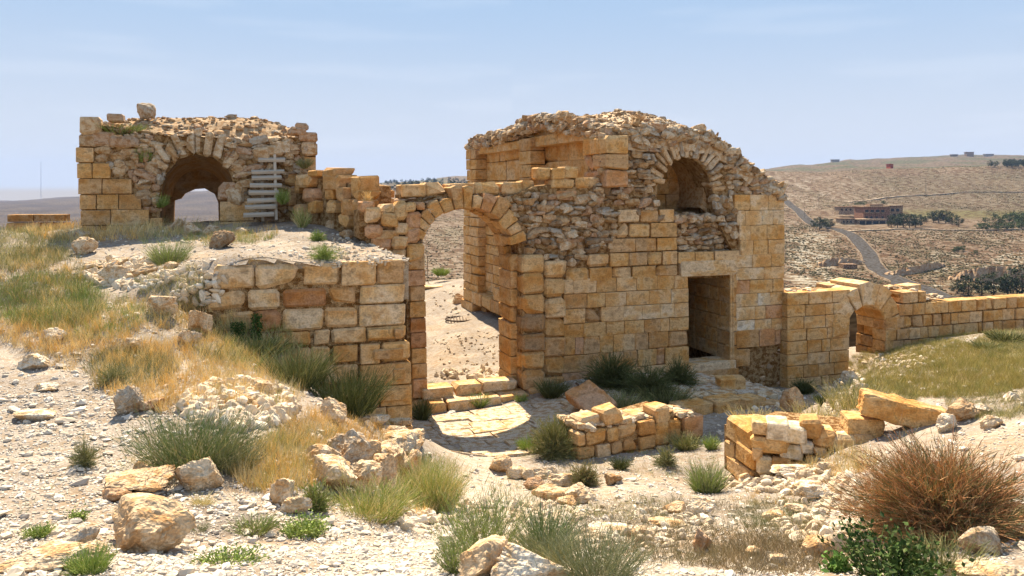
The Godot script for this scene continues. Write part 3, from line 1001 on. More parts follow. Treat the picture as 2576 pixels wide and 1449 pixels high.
	var w_ash := [M.gold, M.ochre, M.gold, M.tan, M.cream]
	slab(r, "core", west, Vector3(-12.4, -5.2, -0.85), Vector3(-0.3, -0.35, -0.12), M.mortar)
	core(r, "core", west, [[1178, 356], [1240, 345], [1330, 330], [1525, 322], [1525, 480], [1178, 500]], -1.0, -0.56, M.mortar)
	courses(r, "side_stone", west, [[1205, 500], [1285, 500], [1285, 780], [1205, 790]], 0.35, Vector2(0.6, 1.2), w_ash, {gap = 0.02, jitter = 0.012})
	courses(r, "side_stone", shifted(west, -0.28), [[1166, 500], [1203, 500], [1203, 775], [1166, 775]], 0.36, Vector2(0.8, 1.3), w_ash, {gap = 0.02, depth = 0.45})
	courses(r, "side_stone", shifted(west, -0.35), [[1160, 738], [1285, 738], [1285, 775], [1160, 780]], 0.4, Vector2(0.8, 1.3), w_ash, {gap = 0.02, depth = 0.45})
	# upper storey: panels, piers and cornices
	courses(r, "side_stone", shifted(west, 0.3), [[1182, 376], [1312, 352], [1312, 500], [1182, 500]], 0.75, Vector2(0.9, 1.7), [M.gold, M.ochre, M.cream], {gap = 0.016, jitter = 0.02})
	courses(r, "side_stone", shifted(west, 0.3), [[1330, 350], [1480, 335], [1480, 480], [1330, 480]], 0.8, Vector2(0.8, 1.5), [M.gold, M.cream, M.ochre], {gap = 0.009, jitter = 0.012})
	courses(r, "cornice_stone", shifted(west, -0.05), [[1196, 372], [1308, 353], [1308, 370], [1196, 390]], 0.3, Vector2(0.5, 0.9), [M.gold, M.cream], {gap = 0.015, depth = 0.5})
	courses(r, "cornice_stone", shifted(west, -0.05), [[1332, 346], [1478, 331], [1478, 352], [1332, 367]], 0.3, Vector2(0.5, 0.9), [M.cream, M.gold], {gap = 0.012, depth = 0.5})
	courses(r, "side_stone", shifted(west, 0.12), [[1336, 330], [1496, 312], [1496, 334], [1336, 349]], 0.45, Vector2(0.6, 1.2), [M.cream, M.pale], {gap = 0.012})
	courses(r, "side_stone", shifted(west, -0.22), [[1306, 352], [1334, 346], [1334, 480], [1306, 480]], 0.42, Vector2(0.5, 0.9), [M.pink, M.tan, M.gold], {gap = 0.014, depth = 0.5})
	courses(r, "side_stone", shifted(west, -0.15), [[1172, 378], [1196, 374], [1196, 500], [1176, 500]], 0.42, Vector2(0.6, 1.0), [M.gold, M.tan], {gap = 0.02, depth = 0.6})
	courses(r, "side_stone", shifted(west, -0.3), [[1466, 346], [1527, 344], [1527, 470], [1466, 472]], 0.5, Vector2(0.9, 1.3), [M.pink, M.tan, M.gold], {gap = 0.02, depth = 0.6, worn = 1.0})
	rubble(r, "rubble_stone", west, [[1174, 366], [1178, 350], [1230, 342], [1300, 322], [1334, 300], [1334, 345], [1306, 355], [1196, 376]], Vector2(0.1, 0.18), Vector2(0.3, 0.7), rub, {jitter = 0.08, skip = 0.04})
	rubble(r, "rubble_stone", west, [[1460, 316], [1530, 306], [1530, 346], [1476, 340], [1476, 332], [1497, 330]], Vector2(0.12, 0.2), Vector2(0.3, 0.6), rub, {jitter = 0.08})
	# far and east walls, seldom seen
	slab(r, "east_wall", fr, Vector3(7.05, -5.4, -11.5), Vector3(7.75, 0.05, -0.92), M.mortar)
	slab(r, "north_wall", fr, Vector3(3.3, -5.4, -12.2), Vector3(7.75, 0.3, -11.52), M.mortar)
	# the rubble dome
	var dome := sub(r, "dome")
	var mb2 := MB.new()
	var nu := 44
	var nv := 40
	var g := []
	for i in nu + 1:
		var u := 2.42 + 5.32 * i / nu
		var row := []
		for j in nv + 1:
			var v := 0.02 + 11.8 * j / nv
			row.append(Vector3(u, dome_y(u, v), -v))
		g.append(row)
	for i in nu:
		for j in nv:
			mb2.quad(g[i][j], g[i][j + 1], g[i + 1][j + 1], g[i + 1][j])
	for i in nu:      # ragged front under the edge
		var dn := Vector3(0, -0.55, 0)
		mb2.quad(g[i][0] + dn, g[i][0], g[i + 1][0], g[i + 1][0] + dn)
	for j in nv:
		mb2.quad(g[0][j + 1] + Vector3(0, -0.4, 0), g[0][j + 1], g[0][j], g[0][j] + Vector3(0, -0.4, 0))
		mb2.quad(g[nu][j] + Vector3(0, -0.4, 0), g[nu][j], g[nu][j + 1], g[nu][j + 1] + Vector3(0, -0.4, 0))
	part(dome, "dome_fill", mb2.commit(), M.pale_rough, fr)
	# broken stones along the ragged front edge and the sill of the upper opening
	for i in 170:
		var u := rf(2.5, 7.7)
		var s := rf(0.1, 0.26)
		stone(dome, "edge_stone", pick(rocks), pick(rub + [M.pale_rough]), fr * Transform3D(Basis(Vector3.BACK, rf(-0.5, 0.5)) * Basis.from_scale(Vector3(s * 1.5, s * 0.85, s * 1.2)), Vector3(u, dome_y(u, 0.1) - rf(0.02, 0.35), rf(-0.14, 0.03))), s * s)
	for i in 330:
		var v := rf(0.05, 12.0)
		var s := rf(0.1, 0.28)
		stone(dome, "edge_stone", pick(rocks), pick(rub + [M.pale_rough]), fr * Transform3D(Basis(Vector3.BACK, rf(-0.5, 0.5)) * Basis.from_scale(Vector3(s * 1.1, s * 0.8, s * 1.7)), Vector3(2.46 + rf(-0.12, 0.1), dome_y(2.46, v) - rf(0.0, 0.42), -v)), s * s)
	for i in 90:
		var p := on(fr, rf(1655, 1812), 546)
		var s := rf(0.1, 0.24)
		stone(dome, "edge_stone", pick(rocks), pick(rub), fr * Transform3D(Basis(Vector3.BACK, rf(-0.5, 0.5)) * Basis.from_scale(Vector3(s * 1.6, s * 0.8, s * 1.2)), Vector3(p.x, p.y + rf(-0.1, 0.04), rf(-0.8, -0.05))), s * s)
	# stones lying over the dome: the large ones singly
	for i in 3600:
		var u := rf(2.45, 7.7)
		var v := pow(rng.randf(), 1.6) * 6.0 if i < 3200 else rf(4.0, 11.5)
		var s := rf(0.06, 0.14) if i > 60 else rf(0.12, 0.2)
		if i > 200: s = rf(0.025, 0.065)
		var p := Vector3(u, dome_y(u, v) + s * 0.06, -v)
		stone(dome, "dome_stone", pick(rocks), pick(rub + [M.pale_rough, M.white_rough]), fr * Transform3D(Basis(Vector3.UP, rf(0, TAU)) * Basis(Vector3.RIGHT, rf(-0.3, 0.3)) * Basis.from_scale(Vector3(s * rf(1.1, 1.8), s * rf(0.45, 0.8), s * rf(0.9, 1.4))), p), s * s)

func along(a: Array, x: float) -> float:
	var y: float = a[0][1]
	for i in a.size() - 1:
		if x >= a[i][0]: y = lerpf(a[i][1], a[i + 1][1], clampf((x - a[i][0]) / (a[i + 1][0] - a[i][0]), 0, 1))
	return y

func dome_y(u: float, v: float) -> float:
	# height of the crest over the eye: across the building, and back along its west side
	var y := along([[2.3, 1.5], [2.6, 1.62], [3.2, 1.95], [4.0, 2.24], [4.8, 2.2], [5.4, 2.02], [6.0, 1.6], [6.6, 1.02], [7.2, 0.5], [7.9, 0.02]], u)
	y -= (1.0 - smoothstep(-0.4, 2.8, v)) * clampf(0.78 - absf(u - 4.5) * 0.22, 0.08, 0.72)
	var side := along([[0.0, 1.5], [2.0, 1.93], [4.0, 2.2], [6.0, 2.2], [8.0, 2.02], [12.0, 1.93]], v)
	y = lerpf(y, maxf(y, side), smoothstep(4.4, 2.8, u))
	return y + n_small.get_noise_2d(u * 2.0, v * 2.0) * 0.05

func make_side_wall() -> void:
	var fr := shifted(gate, -0.22)
	var r := thing("arched_side_wall", "long ruined ashlar wall with a small round-arched doorway, right of the gatehouse", "wall", base_at(fr, 10.0, -5.2))
	var ash := [M.cream, M.gold, M.cream, M.ochre, M.pale, M.gold]
	var dark := [M.gold, M.ochre, M.tan, M.cream]
	var c := on(fr, 2181, 828)
	var ri := 0.68
	var ro := 1.3
	var x0 := on(fr, 1981, 800).x
	var xl := c.x - ri
	var xr := c.x + ri
	var y_of := func(px, py): return on(fr, px, py).y
	# walls left and right of the doorway
	courses(r, "stone", fr, [[1981, 738], [2140, 728], [2134, 1030], [1981, 1030]], 0.33, Vector2(0.5, 0.85), ash, {gap = 0.010, jitter = 0.01, depth = 0.5})
	core(r, "core", fr, [[1984, 742], [2136, 734], [2128, 1030], [1984, 1030]], -1.15, -0.06, M.mortar)
	courses(r, "stone", fr, [[2262, 735], [2330, 735], [2330, 752], [2390, 752], [2400, 770], [2640, 752], [2640, 960], [2226, 960], [2226, 800], [2280, 770]], 0.34, Vector2(0.3, 0.65), dark, {gap = 0.026, jitter = 0.03, depth = 0.5, tilt = 0.01})
	core(r, "core", fr, [[2266, 741], [2326, 741], [2330, 758], [2388, 758], [2400, 774], [2640, 758], [2640, 980], [2232, 980], [2232, 820], [2282, 780]], -1.15, -0.08, M.mortar)
	var arch := sub(r, "arch")
	ring(arch, "voussoir", fr, c, ri, ro, deg_to_rad(-6), deg_to_rad(70), 3, -1.1, 0.02, dark, {vary = 0.05})
	ring(arch, "voussoir", fr, c, ri, ro * 0.95, deg_to_rad(106), deg_to_rad(188), 3, -1.1, 0.02, ash, {vary = 0.05})
	ring(arch, "keystone", fr, c, ri * 1.02, ro * 1.02, deg_to_rad(71), deg_to_rad(105), 1, -1.1, 0.06, [M.pale], {vary = 0.01})
	# the reveal of the doorway
	var rev := Transform3D(Basis(fr.basis.z, Vector3.UP, -fr.basis.x), fr * Vector3(xr, 0, 0))
	var y := c.y
	while y > -5.6:
		var x := 0.0
		while x < 1.1:
			var w := minf(rf(0.3, 0.55), 1.13 - x)
			lay_block(r, "stone", rev, Vector2(-x - w * 0.5, y - 0.16), w - 0.014, 0.3, 0.3, rf(-0.03, 0.03), pick([M.gold, M.ochre, M.tan, M.brown]))
			x += w
		y -= 0.325
	# wall head: broken stones lying flat
	for i in 150:
		var x := rf(x0 + 0.1, 16.0)
		if x > xl - 0.9 and x < xr + 0.8: continue
		var top: float = -2.82 if x < xl else (-2.95 if x < xr + 1.4 else (-3.2 if x < xr + 2.3 else -3.42 - (x - 13) * 0.03))
		var s := rf(0.06, 0.2)
		stone(r, "head_stone", pick(rocks), pick([M.pale_rough, M.white_rough, M.cream_rough]), fr * Transform3D(Basis(Vector3.UP, rf(0, TAU)) * Basis.from_scale(Vector3(s * 1.7, s * 0.6, s * 1.3)), Vector3(x, top + rf(-0.04, 0.03), rf(-1.1, -0.15))), s * s)
	for q in [[2300, 728, 0.55, 0.25, -0.5], [2255, 735, 0.5, 0.3, -0.8], [2105, 722, 0.6, 0.18, -0.8]]:
		var p := on(shifted(fr, -q[4]), q[0], q[1])
		lay_block(r, "head_stone", shifted(fr, -q[4]), p, q[2], q[3], 0.5, 0, M.pale, 0.06)

func make_tower() -> void:
	var fr := shifted(gate, 4.7)
	var r := thing("vaulted_tower_ruin", "small ruined vaulted tower with a rubble top and dark arched passage, left", "ruin", base_at(fr, -7.0, -1.1))
	var ash := [M.gold, M.tan, M.ochre, M.cream, M.tan]
	var rub := [M.cream_rough, M.tan_rough, M.ochre_rough, M.pink_rough, M.pale_rough, M.grey_rough]
	# front wall: left, right and over the passage
	core(r, "core", fr, [[196, 376], [210, 306], [300, 322], [490, 345], [490, 388], [450, 400], [415, 440], [402, 500], [400, 610], [208, 610]], -1.0, -0.08, M.mortar)
	core(r, "core", fr, [[490, 345], [640, 350], [740, 345], [796, 350], [792, 610], [548, 610], [560, 500], [590, 470], [575, 425], [535, 395], [490, 388]], -1.0, -0.08, M.mortar)
	courses(r, "quoin", fr, [[188, 370], [236, 370], [238, 408], [258, 409], [300, 450], [330, 452], [335, 490], [352, 492], [362, 535], [375, 540], [375, 610], [208, 610], [203, 560]], 0.42, Vector2(0.5, 0.8), ash, {gap = 0.014, jitter = 0.014, depth = 0.6})
	courses(r, "quoin", fr, [[378, 548], [408, 548], [412, 610], [378, 610]], 0.42, Vector2(0.4, 0.5), ash, {})
	courses(r, "quoin", fr, [[552, 506], [640, 506], [640, 610], [552, 610]], 0.46, Vector2(0.7, 0.9), [M.cream, M.pale], {gap = 0.02})
	courses(r, "quoin", fr, [[764, 398], [797, 394], [793, 610], [770, 610]], 0.42, Vector2(0.4, 0.5), [M.tan, M.pink, M.cream], {gap = 0.02, jitter = 0.03})
	rubble(r, "rubble_stone", fr, [[240, 372], [300, 335], [400, 345], [470, 350], [455, 380], [412, 425], [400, 500], [395, 548], [378, 545], [362, 530], [352, 490], [335, 488], [330, 450], [300, 448], [258, 408], [240, 406]], Vector2(0.12, 0.24), Vector2(0.18, 0.5), rub, {jitter = 0.06, skip = 0.06})
	rubble(r, "rubble_stone", fr, [[560, 400], [570, 345], [660, 350], [770, 350], [770, 600], [640, 600], [640, 505], [590, 500], [600, 470], [590, 430]], Vector2(0.11, 0.24), Vector2(0.16, 0.48), rub, {jitter = 0.08, skip = 0.1, tilt = 0.3})
	# big loose stones set at the head and the corner
	for q in [[228, 316, 44, 38], [222, 352, 38, 28], [262, 350, 46, 32], [315, 356, 60, 24], [290, 296, 34, 18], [775, 345, 44, 22], [748, 330, 42, 20], [778, 374, 36, 34], [760, 318, 30, 16], [656, 388, 40, 30], [690, 378, 44, 24], [712, 370, 34, 30], [590, 494, 42, 40], [572, 480, 40, 40]]:
		rough_block(r, "corner_stone", fr, q, 21.0, [M.cream_rough, M.tan_rough, M.pale_rough, M.pink_rough])
	# arch of rough wedges, passage vault and far opening
	var c := on(fr, 495, 496)
	var k := 21.0 / F
	var arch := sub(r, "arch")
	rough_arch(arch, "arch_stone", fr, c, 98 * k, Vector2(0.38, 0.7), deg_to_rad(10), deg_to_rad(165), 15, 1.08, [M.cream_rough, M.tan_rough, M.pink_rough, M.ochre_rough, M.pale_rough])
	var mb := MB.new()
	var n := 18
	for i in n:
		var a0 := PI * i / n
		var a1 := PI * (i + 1) / n
		for s in 3:
			var z0 := -0.3 - s * 0.8
			var z1 := z0 - 0.8
			var s0 := 1.0 - 0.12 * s
			var s1 := 1.0 - 0.12 * (s + 1)
			var A := c + Vector2(cos(a0) * 98, sin(a0) * 106) * k * s0
			var B := c + Vector2(cos(a1) * 98, sin(a1) * 106) * k * s0
			var A2 := c + Vector2(cos(a0) * 98, sin(a0) * 106) * k * s1
			var B2 := c + Vector2(cos(a1) * 98, sin(a1) * 106) * k * s1
			mb.quad(Vector3(A.x, A.y, z0), Vector3(A2.x, A2.y, z1), Vector3(B2.x, B2.y, z1), Vector3(B.x, B.y, z0))
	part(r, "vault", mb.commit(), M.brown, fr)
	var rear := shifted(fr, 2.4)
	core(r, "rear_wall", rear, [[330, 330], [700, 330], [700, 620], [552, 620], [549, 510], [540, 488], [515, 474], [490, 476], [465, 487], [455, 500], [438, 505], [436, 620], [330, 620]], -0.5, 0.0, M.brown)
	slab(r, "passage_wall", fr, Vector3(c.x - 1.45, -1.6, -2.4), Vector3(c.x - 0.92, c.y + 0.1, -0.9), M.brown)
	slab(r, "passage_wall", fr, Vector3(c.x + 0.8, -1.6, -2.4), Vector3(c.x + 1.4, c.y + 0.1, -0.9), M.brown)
	# side walls and the top
	var xL := on(fr, 206, 560).x + 0.1
	var xR := on(fr, 793, 500).x - 0.1
	slab(r, "side_wall", fr, Vector3(xL, -1.6, -4.0), Vector3(xL + 0.7, 0.9, -1.0), M.mortar)
	slab(r, "side_wall", fr, Vector3(xR - 0.7, -1.6, -4.0), Vector3(xR, 0.7, -1.0), M.mortar)
	var g := []
	for i in 41:
		var row := []
		for j in 25:
			var u := lerpf(xL - 0.02, xR + 0.02, i / 40.0)
			var v := 0.02 + 4.2 * j / 24.0
			row.append(Vector3(u, tower_top(lerpf(0, 1, i / 40.0), v), -v))
		g.append(row)
	var mt := MB.new()
	for i in 40:
		for j in 24:
			mt.quad(g[i][j], g[i][j + 1], g[i + 1][j + 1], g[i + 1][j])
	part(r, "rubble_fill", mt.commit(), M.tan_rough, fr)
	for i in 800:
		var t := rf(0.02, 0.98)
		var v := rf(0.02, 3.6)
		var s := rf(0.1, 0.24) if i < 110 else rf(0.035, 0.1)
		if t < 0.45 and v > 0.3 and i < 80: s *= 0.5
		stone(r, "top_stone", pick(rocks), pick(rub), fr * Transform3D(Basis(Vector3.UP, rf(0, TAU)) * Basis(Vector3.RIGHT, rf(-0.35, 0.35)) * Basis.from_scale(Vector3(s * rf(1.1, 1.7), s * rf(0.5, 0.85), s * rf(0.9, 1.3))), Vector3(lerpf(xL, xR, t), tower_top(t, v) + s * 0.1, -v)), s * s)

func tower_top(t: float, v: float) -> float:
	var prof := [[0.0, 1.72], [0.1, 1.85], [0.28, 1.95], [0.5, 2.0], [0.75, 2.02], [0.88, 1.85], [0.96, 1.62], [1.0, 1.4]]
	var low := [[0.0, 1.6], [0.2, 1.42], [0.5, 1.4], [0.75, 1.2], [0.9, 1.25], [1.0, 1.25]]
	var f := func(a: Array, x: float) -> float:
		var y: float = a[0][1]
		for i in a.size() - 1:
			if x >= a[i][0]: y = lerpf(a[i][1], a[i + 1][1], clampf((x - a[i][0]) / (a[i + 1][0] - a[i][0]), 0, 1))
		return y
	var k := smoothstep(0.0, 1.7, v)
	return lerpf(f.call(low, t), f.call(prof, t), k) + n_small.get_noise_2d(t * 14.0, v * 2.0) * 0.06 - maxf(0.0, v - 2.6) * 0.3

func make_link_wall() -> void:
	var a := at(735, 500, 21.6)
	var b := at(915, 500, 18.6)
	var fr := frame(a, b)
	var r := thing("link_wall", "short wall of big rounded blocks between the tower steps and the gate", "wall", base_at(fr, 1.4, -1.0))
	var k := 20.0 / F
	core(r, "core", fr, [[715, 440], [800, 450], [900, 468], [905, 620], [715, 620]], -0.9, -0.15, M.mortar)
	for q in [[770, 455, 64, 32], [838, 458, 70, 34], [897, 464, 34, 36], [722, 450, 32, 34], [725, 495, 32, 44], [783, 490, 54, 30], [828, 488, 36, 26], [860, 490, 34, 32], [898, 494, 36, 26], [838, 520, 36, 28], [874, 522, 40, 36],
		[900, 526, 34, 40], [790, 520, 40, 28], [748, 470, 14, 30], [752, 530, 34, 30], [868, 556, 40, 26], [832, 434, 60, 22], [790, 436, 46, 14]]:
		rough_block(r, "stone", fr, q, 20.0, [M.tan, M.cream, M.ochre, M.tan, M.pink, M.gold], 0.6, 1.12)
	# the thin wall head that shows farther back
	var fr2 := shifted(gate, 1.6)
	var r2 := thing("far_wall_head", "low broken wall head seen just above the gate wall, behind it", "wall", base_at(fr2, -3.0, -1.0))
	courses(r2, "stone", fr2, [[918, 484], [965, 478], [1002, 490], [1005, 540], [918, 540]], 0.2, Vector2(0.35, 0.6), [M.cream, M.gold, M.tan], {gap = 0.03, depth = 0.4})

func make_low_walls() -> void:
	# stub of a wall in front of the gatehouse
	var a := at(1455, 1100, 13.5)
	var b := at(1772, 1060, 14.9)
	var fr := frame(a, b)
	var r := thing("low_wall_stub", "low broken wall of small squared blocks with rubble top, centre courtyard", "wall", base_at(fr, 1.5, -4.6))
	var cr := [M.cream, M.gold, M.tan, M.pale, M.ochre]
	core(r, "core", fr, [[1475, 1092], [1530, 1078], [1600, 1066], [1700, 1036], [1702, 1060], [1762, 1058], [1762, 1200], [1475, 1200]], -0.85, -0.06, M.mortar)
	courses(r, "stone", fr, [[1455, 1090], [1650, 1068], [1650, 1160], [1480, 1200], [1455, 1150]], 0.27, Vector2(0.3, 0.46), cr, {gap = 0.025, jitter = 0.03, depth = 0.35, tilt = 0.02, vary = 0.1, worn = 1.0})
	courses(r, "stone", fr, [[1650, 1064], [1770, 1050], [1770, 1150], [1650, 1170]], 0.36, Vector2(0.36, 0.6), cr + [M.pink], {gap = 0.022, jitter = 0.025, depth = 0.4, worn = 0.8})
	for q in [[1672, 1046, 48, 44], [1622, 1062, 38, 30], [1585, 1072, 32, 34], [1548, 1050, 58, 38], [1500, 1070, 58, 32]]:
		var p := on(fr, q[0], q[1])
		var k := 14.2 / F
		lay_block(r, "stone", fr, p, q[2] * k, q[3] * k, 0.42, rf(-0.15, 0.02), pick([M.cream, M.pale, M.cream]), rf(-0.05, 0.12), 1.0)
	for i in 190:
		var x := rf(0.15, 2.7)
		var s := rf(0.05, 0.2)
		var yy: float = on(fr, 1460 + x * 100, 1078 - x * 12).y
		stone(r, "top_stone", pick(rocks), pick([M.pale_rough, M.cream_rough, M.white_rough]), fr * Transform3D(Basis(Vector3.UP, rf(0, TAU)) * Basis.from_scale(Vector3(s * 1.4, s * 0.7, s)), Vector3(x, yy - 0.02, rf(-0.82, -0.1))), s * s)
	# corner stump on the right
	var c0 := at(1812, 1100, 12.9)
	var c1 := at(1893, 1100, 11.9)
	var f1 := frame(c0, c1)
	var r2 := thing("corner_wall_stump", "stump of a wall corner with big squared blocks and rubble, right centre", "wall", base_at(f1, 0.5, -4.3))
	core(r2, "core", f1, [[1815, 1068], [1888, 1102], [1888, 1300], [1815, 1300]], -1.5, -0.05, M.mortar)
	for q in [[1852, 1092, 80, 56, 0.6], [1829, 1133, 30, 48, 0.5], [1872, 1146, 56, 46, 0.55], [1855, 1186, 84, 46, 0.5], [1820, 1226, 30, 44, 0.5], [1868, 1230, 60, 46, 0.5]]:
		var p := on(f1, q[0], q[1])
		var k := 12.4 / F
		lay_block(r2, "corner_stone", f1, p, q[2] * k * 1.5, q[3] * k, q[4], 0.0, pick([M.gold, M.cream, M.ochre]), -0.02, 1.0)
	var c2 := at(2230, 1100, 11.4)
	var f2 := frame(c1, c2)
	core(r2, "core", f2, [[1895, 1100], [1960, 1075], [2060, 1085], [2200, 1100], [2200, 1260], [1895, 1260]], -0.9, -0.12, M.mortar)
	for q in [[1935, 1118, 86, 36], [1915, 1076, 44, 30], [1955, 1082, 48, 40], [1997, 1090, 56, 40], [2040, 1080, 46, 44], [2075, 1108, 52, 46], [2125, 1112, 58, 38], [2178, 1112, 60, 36], [1990, 1135, 54, 34], [1925, 1170, 40, 44],
		[1962, 1168, 44, 36], [2005, 1175, 50, 30], [2050, 1160, 44, 30], [2092, 1150, 46, 24], [1905, 1140, 24, 30], [1975, 1115, 24, 18], [2060, 1135, 28, 22], [2030, 1125, 30, 26], [2140, 1150, 50, 30], [2190, 1150, 50, 30]]:
		rough_block(r2, "stone", f2, q, 11.7, [M.cream, M.pale, M.tan, M.gold, M.cream, M.white], 0.45, 1.06)

func make_paving() -> void:
	# flagstones before the gate, each a slab of its own
	var r := Node3D.new()
	r.name = "paving"
	add_child(r)
	r.set_meta("kind", "structure")
	var fr := gate
	var v := -0.75
	while v > -4.6:
		var d := rf(0.34, 0.46)
		var u := -3.3 + rf(0, 0.3)
		while u < 1.3:
			var w := rf(0.45, 0.95)
			var p := fr * Vector3(u + w * 0.5, 0, -v + d * 0.5)
			var y := yard.y(p.x, p.z)
			var nrm := Vector3(yard.y(p.x - 0.3, p.z) - yard.y(p.x + 0.3, p.z), 0.6, yard.y(p.x, p.z - 0.3) - yard.y(p.x, p.z + 0.3)).normalized()
			var bx := fr.basis.x.slide(nrm).normalized()
			var bas := Basis(bx, nrm, bx.cross(nrm)) * Basis.from_scale(Vector3(w - 0.018, 0.12, d - 0.018))
			var bf := block_for(1.0)
			if not (v < -3.4 and u > 0.2) and rng.randf() > 0.03:
				part(r, "flagstone", pick(blocks[2]), pick([M.flag_pale, M.flag_pale, M.flag_warm, M.flag_grey]), Transform3D(bas, Vector3(p.x, y - 0.02 + rf(-0.008, 0.012), p.z)))
			u += w
		v -= d
	# paving and kerb stones below the door
	var r2 := Node3D.new()
	r2.name = "door_terrace"
	add_child(r2)
	r2.set_meta("kind", "structure")
	for i in 5:
		var u := 2.6
		while u < 5.6:
			var w := rf(0.5, 0.9)
			var p := fr * Vector3(u + w * 0.5 + i * 0.06, 0, 1.0 + i * 0.42)
			part(r2, "flagstone", pick(blocks[2]), pick([M.flag_grey, M.flag_pale, M.flag_warm]), Transform3D(fr.basis * Basis(Vector3.UP, rf(-0.05, 0.05)) * Basis.from_scale(Vector3(w - 0.04, 0.14, 0.4)), Vector3(p.x, yard.y(p.x, p.z) + 0.02 + rf(-0.01, 0.015), p.z)))
			u += w
	for q in [[1745, 1035, 84, 34], [1830, 1022, 84, 34], [1890, 1015, 60, 28]]:
		var p := spot(q[0], q[1] + 12)
		var k := -p.z / F
		part(r2, "kerb_stone", pick(blocks[5]), pick([M.gold, M.cream]), Transform3D(gate.basis * Basis(Vector3.UP, 0.12) * Basis.from_scale(Vector3(q[2] * k / 2.5 * 1.1, q[3] * k, 0.5)), p + Vector3(0, q[3] * k * 0.3, -0.25)))

# ---------------------------------------------------------------- the valley and the hills beyond
const FAR_D := [40.0, 60.0, 100.0, 160.0, 230.0, 300.0, 370.0, 440.0, 520.0, 600.0, 660.0, 730.0, 820.0, 950.0, 1150.0, 1400.0, 1900.0, 2500.0, 3300.0, 4500.0, 7000.0]
# for each bearing: heights against the eye at those distances
var far_x := [-6000.0, -800.0, 0.0, 250.0, 500.0, 800.0, 1000.0, 1150.0, 1400.0, 1700.0, 1900.0, 2020.0, 2150.0, 2300.0, 2450.0, 2600.0, 3200.0, 8000.0]
var far_h := []
var n_hill := FastNoiseLite.new()
var n_hill2 := FastNoiseLite.new()

func make_far_table() -> void:
	n_hill.seed = 4; n_hill.frequency = 0.004; n_hill.fractal_octaves = 5
	n_hill2.seed = 14; n_hill2.frequency = 0.02; n_hill2.fractal_octaves = 4
	var valley := [-6, -14, -26, -38, -46, -50, -55, -60, -66, -72, -76, -80, -84, -86, -82, -70]
	for x in far_x:
		var row := []
		if x < 900:
			row = valley.duplicate()
			var crest: float = lerpf(506, 480, clampf(x / 520.0, 0, 1))
			if x > 520: crest = lerpf(480, 462, clampf((x - 520) / 300.0, 0, 1))
			row += [-(548 - HY) / F * 1900, -(524 - HY) / F * 2500, -(crest + 4 - HY) / F * 3300, -(crest - HY) / F * 4500, -(crest + 6 - HY) / F * 7000]
		else:
			var t := clampf((x - 1000.0) / 400.0, 0, 1)
			# near valley floor with the road, then the hillside
			var ys := [[300, 745], [370, 697], [440, 652], [520, 606], [600, 574], [660, 559], [730, 541], [820, 520], [950, 484], [1150, 430], [1400, 434]]
			row = [-6, -14, -26, -36, -41]
			var hill: float = lerpf(436, 418, clampf((x - 1950.0) / 600.0, 0, 1))
			if x < 1900: hill = lerpf(470, 445, clampf((x - 1000.0) / 800.0, 0, 1))
			for q in ys:
				var yy: float = q[1]
				if q[0] >= 820: yy = lerpf(520, hill, clampf((q[0] - 820.0) / 330.0, 0, 1))
				if q[0] == 1400: yy = hill + 5
				row.append(-(yy - HY) / F * q[0])
			var ridge := [[1000, 460], [1150, 446], [1400, 446], [1700, 440], [1900, 430], [2000, 418], [2100, 406], [2200, 402], [2300, 396], [2400, 390], [2600, 392], [3200, 400]]
			var ry: float = ridge[0][1]
			for i in ridge.size() - 1:
				if x >= ridge[i][0]: ry = lerpf(ridge[i][1], ridge[i + 1][1], clampf((x - ridge[i][0]) / float(ridge[i + 1][0] - ridge[i][0]), 0, 1))
			row += [-(lerpf(hill, ry, 0.35) + 2 - HY) / F * 1900, -(lerpf(hill, ry, 0.9) - HY) / F * 2500, -(ry - HY) / F * 3300, -(ry + 3 - HY) / F * 4500, -(ry + 10 - HY) / F * 7000]
		far_h.append(row)

func far_y(px: float, d: float) -> float:
	var i := 0
	while i < far_x.size() - 2 and px > far_x[i + 1]: i += 1
	var j := 0
	while j < FAR_D.size() - 2 and d > FAR_D[j + 1]: j += 1
	var tx := smoothstep(0.0, 1.0, clampf((px - far_x[i]) / (far_x[i + 1] - far_x[i]), 0, 1))
	var tz := clampf((d - FAR_D[j]) / (FAR_D[j + 1] - FAR_D[j]), 0, 1)
	var y := lerpf(lerpf(far_h[i][j], far_h[i + 1][j], tx), lerpf(far_h[i][j + 1], far_h[i + 1][j + 1], tx), tz)
	var x := (px - CX) / F * d
	var amp := clampf((d - 60.0) / 300.0, 0, 1)
	y += n_hill.get_noise_2d(x, d) * amp * (2.5 if d < 800 else clampf(d * 0.006, 3, 9)) + n_hill2.get_noise_2d(x, d) * amp * 0.9
	return y

func far_spot(px: float, py: float, from := 60.0) -> Vector3:
	var d := from
	var ky := -(py - HY) / F
	while d < 6500.0:
		if ky * d <= far_y(px, d): return Vector3((px - CX) / F * d, far_y(px, d), -d)
		d *= 1.004
	return Vector3((px - CX) / F * d, far_y(px, d), -d)

